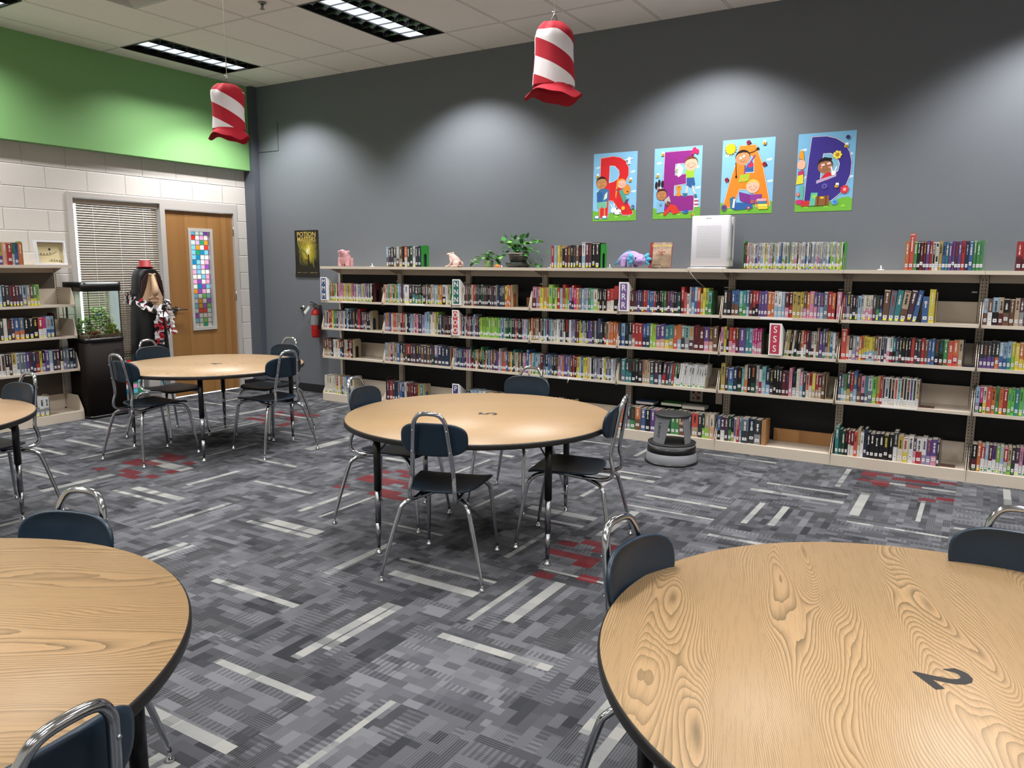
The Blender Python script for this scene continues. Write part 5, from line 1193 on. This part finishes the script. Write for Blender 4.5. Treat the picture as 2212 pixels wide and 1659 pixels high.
g.rings([[(p[0], p[1], z) for p in pts] for z in (.80, 1.265)], cap=False); g.rings([[(p[0]*.985, p[1]*.985, z) for p in pts] for z in (.80, 1.265)], cap=False); g.keep = True; g.build('tank_glass', t)
for x_, y_ in ((.178, -.145), (.178, .17), (-.178, -.2)): G(mat('seam_silicone', '3a3d3a', .4)).box(x_-.003, x_+.002, y_-.003, y_+.003, .80, 1.265).build('corner_seam', t)
G(M_blk).rbox(-.184, .184, -.206, .213, 1.262, 1.35, .05, 8).build('lid', t)
lamp('aquarium_fill_light', 'AREA', (.235, -2.235, 1.255), 1.6, (1, .98, .9), shape='RECTANGLE', size=.2, size_y=.3)  # added fill under the opaque lid, brightens the tank plants
m_gr = NM('aquarium_gravel'); x, y, z = m_gr.obj(); m_gr.out(m_gr.ramp(m_gr.noise(m_gr.vec, 130, 2), [(.35, '3a3026'), (.48, '8a7a66'), (.56, 'b07a4c'), (.68, 'c9beae')]), .7); m_gr.bump(m_gr.noise(m_gr.vec, 130, 2), 1, .006)
g = G(m_gr.m).prism([(p[0]*.975, p[1]*.975) for p in pts], .80, .832); tag(g.build('gravel', t), kind='stuff')
rq = random.Random(9)
m_w1 = mat('water_plant_green', '5f9a48', .6, var=.25, scale=60); m_w2 = mat('water_plant_lime', 'c4d450', .6, var=.15); m_w3 = mat('water_plant_olive', '8fae58', .6, var=.2)
def tuft(name, cx, cy, h, r, n, ms, sz):
    g = G(ms[0]); g.keep = True
    for k in range(n):
        u = rq.random(); z = .83+h*u; a = rq.uniform(0, 2*PI); rr = r*(1-.55*u)*rq.random()**.5
        x_, y_ = cx+rr*math.cos(a)*.6, cy+rr*math.sin(a); x_ = max(-.15, min(.155, x_)); y_ = max(-.165, min(.17, y_))
        d = Vector((math.cos(a)*.6+.3, math.sin(a), rq.uniform(-.2, .9))); g.use(rq.choice(ms)); leaf(g, Vector((x_, y_, z)), d, sz*rq.uniform(.7, 1.3)*.8, rq.uniform(-1, 1))
    g.tube([(cx, cy, .82), (cx, cy, .83+h*.9)], .003, 5)
    g.build(name, t)
tuft('water_plant', .06, .02, .26, .13, 230, [m_w1, m_w1, m_w3], .03); tuft('water_plant', .02, -.11, .17, .10, 170, [m_w1, m_w3], .032); tuft('water_plant', .09, .125, .09, .085, 170, [m_w2], .026); tuft('water_plant', .1, .13, .18, .018, 26, [m_w2], .018)
g = G(mat('orange_driftwood', 'a35a38', .7, var=.2))
for k in range(7): a = rq.uniform(0, 6.28); g.tube([(.10, -.06, .83), (.10+.03*math.cos(a), -.06+.05*math.sin(a), .86), (.11+.05*math.cos(a), -.06+.10*math.sin(a), .845)], [.007, .008, .003], 7, sub=3)
g.build('driftwood', t)
g = G(mat('blue_fish', '2f5f78', .4)).ell((.13, -.03, 1.03), (.008, .026, .010), 12, 8).poly([(.13, -.005, 1.03), (.13, .018, 1.045), (.13, .018, 1.015)]); 
G(mat('blue_fish', '2f5f78', .4)).ell((.13, -.03, 1.03), (.008, .026, .010), 12, 8).ell((.13, .0, 1.03), (.003, .012, .014), 8, 6).build('fish', t)
# ------------------------------------------------------------ picture frame on the left shelves
t = thing('picture_frame', 'white framed sketch of birds on branches standing on the left shelf top', 'picture', (.26, -2.61, ZT)); t.rotation_euler = (0, -.10, .12)
g = G(M_white)
for a, b, c, d in ((-.15, .15, 0, .016), (-.15, .15, .214, .23), (-.15, -.134, .016, .214), (.134, .15, .016, .214)): g.box(-.02, .012, a, b, c, d)
g.build('frame', t)
G(mat('aged_paper', 'cdbf94', .7, var=.06)).box(-.016, -.014, -.134, .134, .016, .214).build('picture', t)
g = G(mat('pencil_ink', '3d3a2e', .7))
g.tube([(-.013, -.12, .10), (-.013, -.06, .095), (-.013, .0, .10), (-.013, .07, .13)], .0012, 4, sub=3).tube([(-.013, -.02, .04), (-.013, .05, .035), (-.013, .12, .03)], .0012, 4, sub=3)
for y_, z_ in ((-.09, .104), (-.06, .101), (-.03, .103), (.0, .108), (.01, .045), (.035, .044), (.06, .041), (.085, .039), (.105, .036)): g.ell((-.013, y_, z_+.004), (.001, .006, .006), 8, 5)
g.ell((-.013, .0, .15), (.001, .012, .012), 8, 5); g.build('bird_drawing', t)
# ------------------------------------------------------------ carved cloaked figure
t = thing('carved_figure', 'tall black cloaked wooden figure with a carved long nosed face before the window', 'statue', (.185, -1.605, 0), -.14)
m_clk = mat('black_cloak_paint', '0e0e11', .45, var=.15); m_cream = mat('carved_cream_wood', 'c9a98a', .5, var=.05); m_hair = mat('dark_brown_paint', '2c1512', .35, var=.15)
g = G(m_clk); R = []
for z, rx_, ry, cx in ((.44, .158, .192, 0), (.7, .15, .182, 0), (1.0, .142, .165, 0), (1.15, .138, .150, 0), (1.3, .134, .138, 0), (1.40, .125, .128, 0), (1.455, .105, .108, -.002), (1.485, .075, .078, -.004), (1.498, .03, .03, -.004)):
    R.append([(cx+rx_*math.copysign(abs(math.cos(a))**.72, math.cos(a)), ry*math.copysign(abs(math.sin(a))**.8, math.sin(a)), z) for a in [2*PI*k/40 for k in range(40)]])
g.rings(R)
for k in range(9):
    a = -1.3+k*.32; g.tube([(.150*math.cos(a), .182*math.sin(a), .445), (.140*math.cos(a), .172*math.sin(a), .6), (.128*math.cos(a), .15*math.sin(a), 1.05)], [.02, .018, .008], 8, sub=2)
g.build('cloak', t)
def yz_shape(g, pts, x0, x1, bulge=.0):
    V = [[g.v((x - bulge*(abs(y)/.1)**2, y, z)) for y, z in pts] for x in (x0, x1)]; n = len(pts)
    g.f(V[0]); g.f(V[1][::-1])
    for q in range(n): g.f([V[0][q], V[0][(q+1) % n], V[1][(q+1) % n], V[1][q]])
g = G(m_clk); hood = [(-.118, 1.12), (-.122, 1.30), (-.108, 1.40), (-.06, 1.465), (0, 1.48), (.06, 1.465), (.108, 1.40), (.122, 1.30), (.118, 1.12)]
yz_shape(g, hood, .09, .128, .01); g.build('hood', t, bevel=.008)
g = G(m_cream); yz_shape(g, [(-.104, 1.10), (-.110, 1.18), (-.07, 1.28), (-.038, 1.42), (.038, 1.42), (.07, 1.28), (.110, 1.18), (.104, 1.10), (.06, 1.03), (0, 1.005), (-.06, 1.03)], .11, .145, .006); g.build('face', t, bevel=.006)
g = G(m_cream).tube([(.150, 0, 1.41), (.165, 0, 1.36), (.190, 0, 1.29), (.198, 0, 1.235), (.172, 0, 1.205)], [.016, .023, .031, .034, .02], 16, sub=4); g.build('nose', t)
g = G(m_cream).tube([(.146, -.055, 1.165), (.168, -.02, 1.182), (.172, 0, 1.176), (.168, .02, 1.182), (.146, .055, 1.165)], [.006, .011, .010, .011, .006], 10, sub=3).tube([(.146, -.045, 1.145), (.166, 0, 1.138), (.146, .045, 1.145)], [.006, .011, .006], 10, sub=3).tube([(.140, -.035, 1.425), (.158, 0, 1.418), (.140, .035, 1.425)], .009, 8, sub=3); g.build('lips', t)
for s_ in (-1, 1):
    g = G(m_hair); P = [(.034, 1.435), (.075, 1.41), (.108, 1.35), (.119, 1.25), (.118, 1.18), (.103, 1.21), (.080, 1.28), (.052, 1.35)]; yz_shape(g, [(s_*a, b) for a, b in P], .11, .152, .008); g.build('hair', t, bevel=.006)
g = G(mat('red_tin', '8c1618', .6)).lathe([(.085, 1.492), (.088, 1.500), (.085, 1.506), (.058, 1.508), (.055, 1.565), (.0, 1.566)], n=32); g.build('tin_hat', t)
G(mat('pale_knob', 'cfc3c4', .4)).lathe([(.045, 1.566), (.045, 1.575), (.0, 1.576)], n=24).build('hat_lid', t)
G(mat('red_tin', '8c1618', .6)).rbox(-.07, .13, -.10, .08, .37, .45, .02).build('red_hem', t)
G(mat('pale_pedestal', 'a9a6a4', .6)).rbox(-.06, .08, -.075, .06, 0, .37, .02).build('pedestal', t)
mk = [mat('scarf_white', 'dcd6d8', .9), mat('scarf_black', '111114', .9), mat('scarf_red', 'a3182c', .9)]
gs_ = G(mk[0])
def rags(P, w, n, wts, seed):
    rq = random.Random(seed); Q = smooth_path(P, 10)
    for k in range(n):
        q = Q[int(k/n*(len(Q)-1))]; tn = (Q[min(int(k/n*(len(Q)-1))+1, len(Q)-1)]-Q[max(int(k/n*(len(Q)-1))-1, 0)]).normalized(); out = Vector((1, 0, 0)) if abs(tn.x) < .8 else Vector((0, -1, 0))
        sd = tn.cross(out).normalized()*(1 if k % 2 else -1); c = rq.choices((0, 1, 2), wts)[0]; l = w*rq.uniform(.8, 1.3)
        a = q+out*rq.uniform(.004, .02); b = a+(sd*.75+tn*rq.uniform(-.25, .7)+out*rq.uniform(-.1, .5)).normalized()*l; u = tn*.013+out*.004
        g = gs_.use(mk[c]); g.poly([a-u, b-u*1.1, b+u*1.1, a+u]); e = out*.004; g.poly([a-u+e, a+u+e, b+u+e, b-u+e])
loop = [(.165*math.cos(a), .19*math.sin(a), 1.06+.055*(-math.cos(a))+.04) for a in [-.3+2*PI*k/24 for k in range(25)]]
rags([(.02, -.225, 1.17), (.10, -.20, 1.15), (.155, -.13, 1.10), (.185, -.03, 1.055), (.19, .04, 1.04), (.165, .09, 1.09), (.12, .125, 1.15), (.03, .15, 1.18)], .045, 80, (60, 38, 6), 2)
rags([(-.16, -.02, 1.2), (-.10, -.18, 1.19), (.02, -.225, 1.17)], .06, 16, (50, 45, 5), 5); rags([(-.16, -.02, 1.2), (-.08, .18, 1.19), (.03, .2, 1.18)], .06, 16, (50, 45, 5), 6)
rags([(.195, .02, 1.05), (.20, -.02, .97), (.20, -.03, .86), (.19, -.02, .76), (.185, -.03, .70)], .05, 44, (45, 15, 40), 3)
rags([(.195, .06, 1.05), (.19, .10, .97), (.185, .12, .88), (.18, .13, .80)], .055, 34, (50, 30, 20), 4)
rags([(.2, -.03, 1.05), (.215, .03, 1.03), (.205, .09, 1.06)], .06, 22, (55, 40, 5), 8)
gs_.keep = True; tag(gs_.build('rag_scarf', loc=(.185, -1.605, 0)), 'black, white and red rag strip scarf draped on the carved figure', 'scarf')
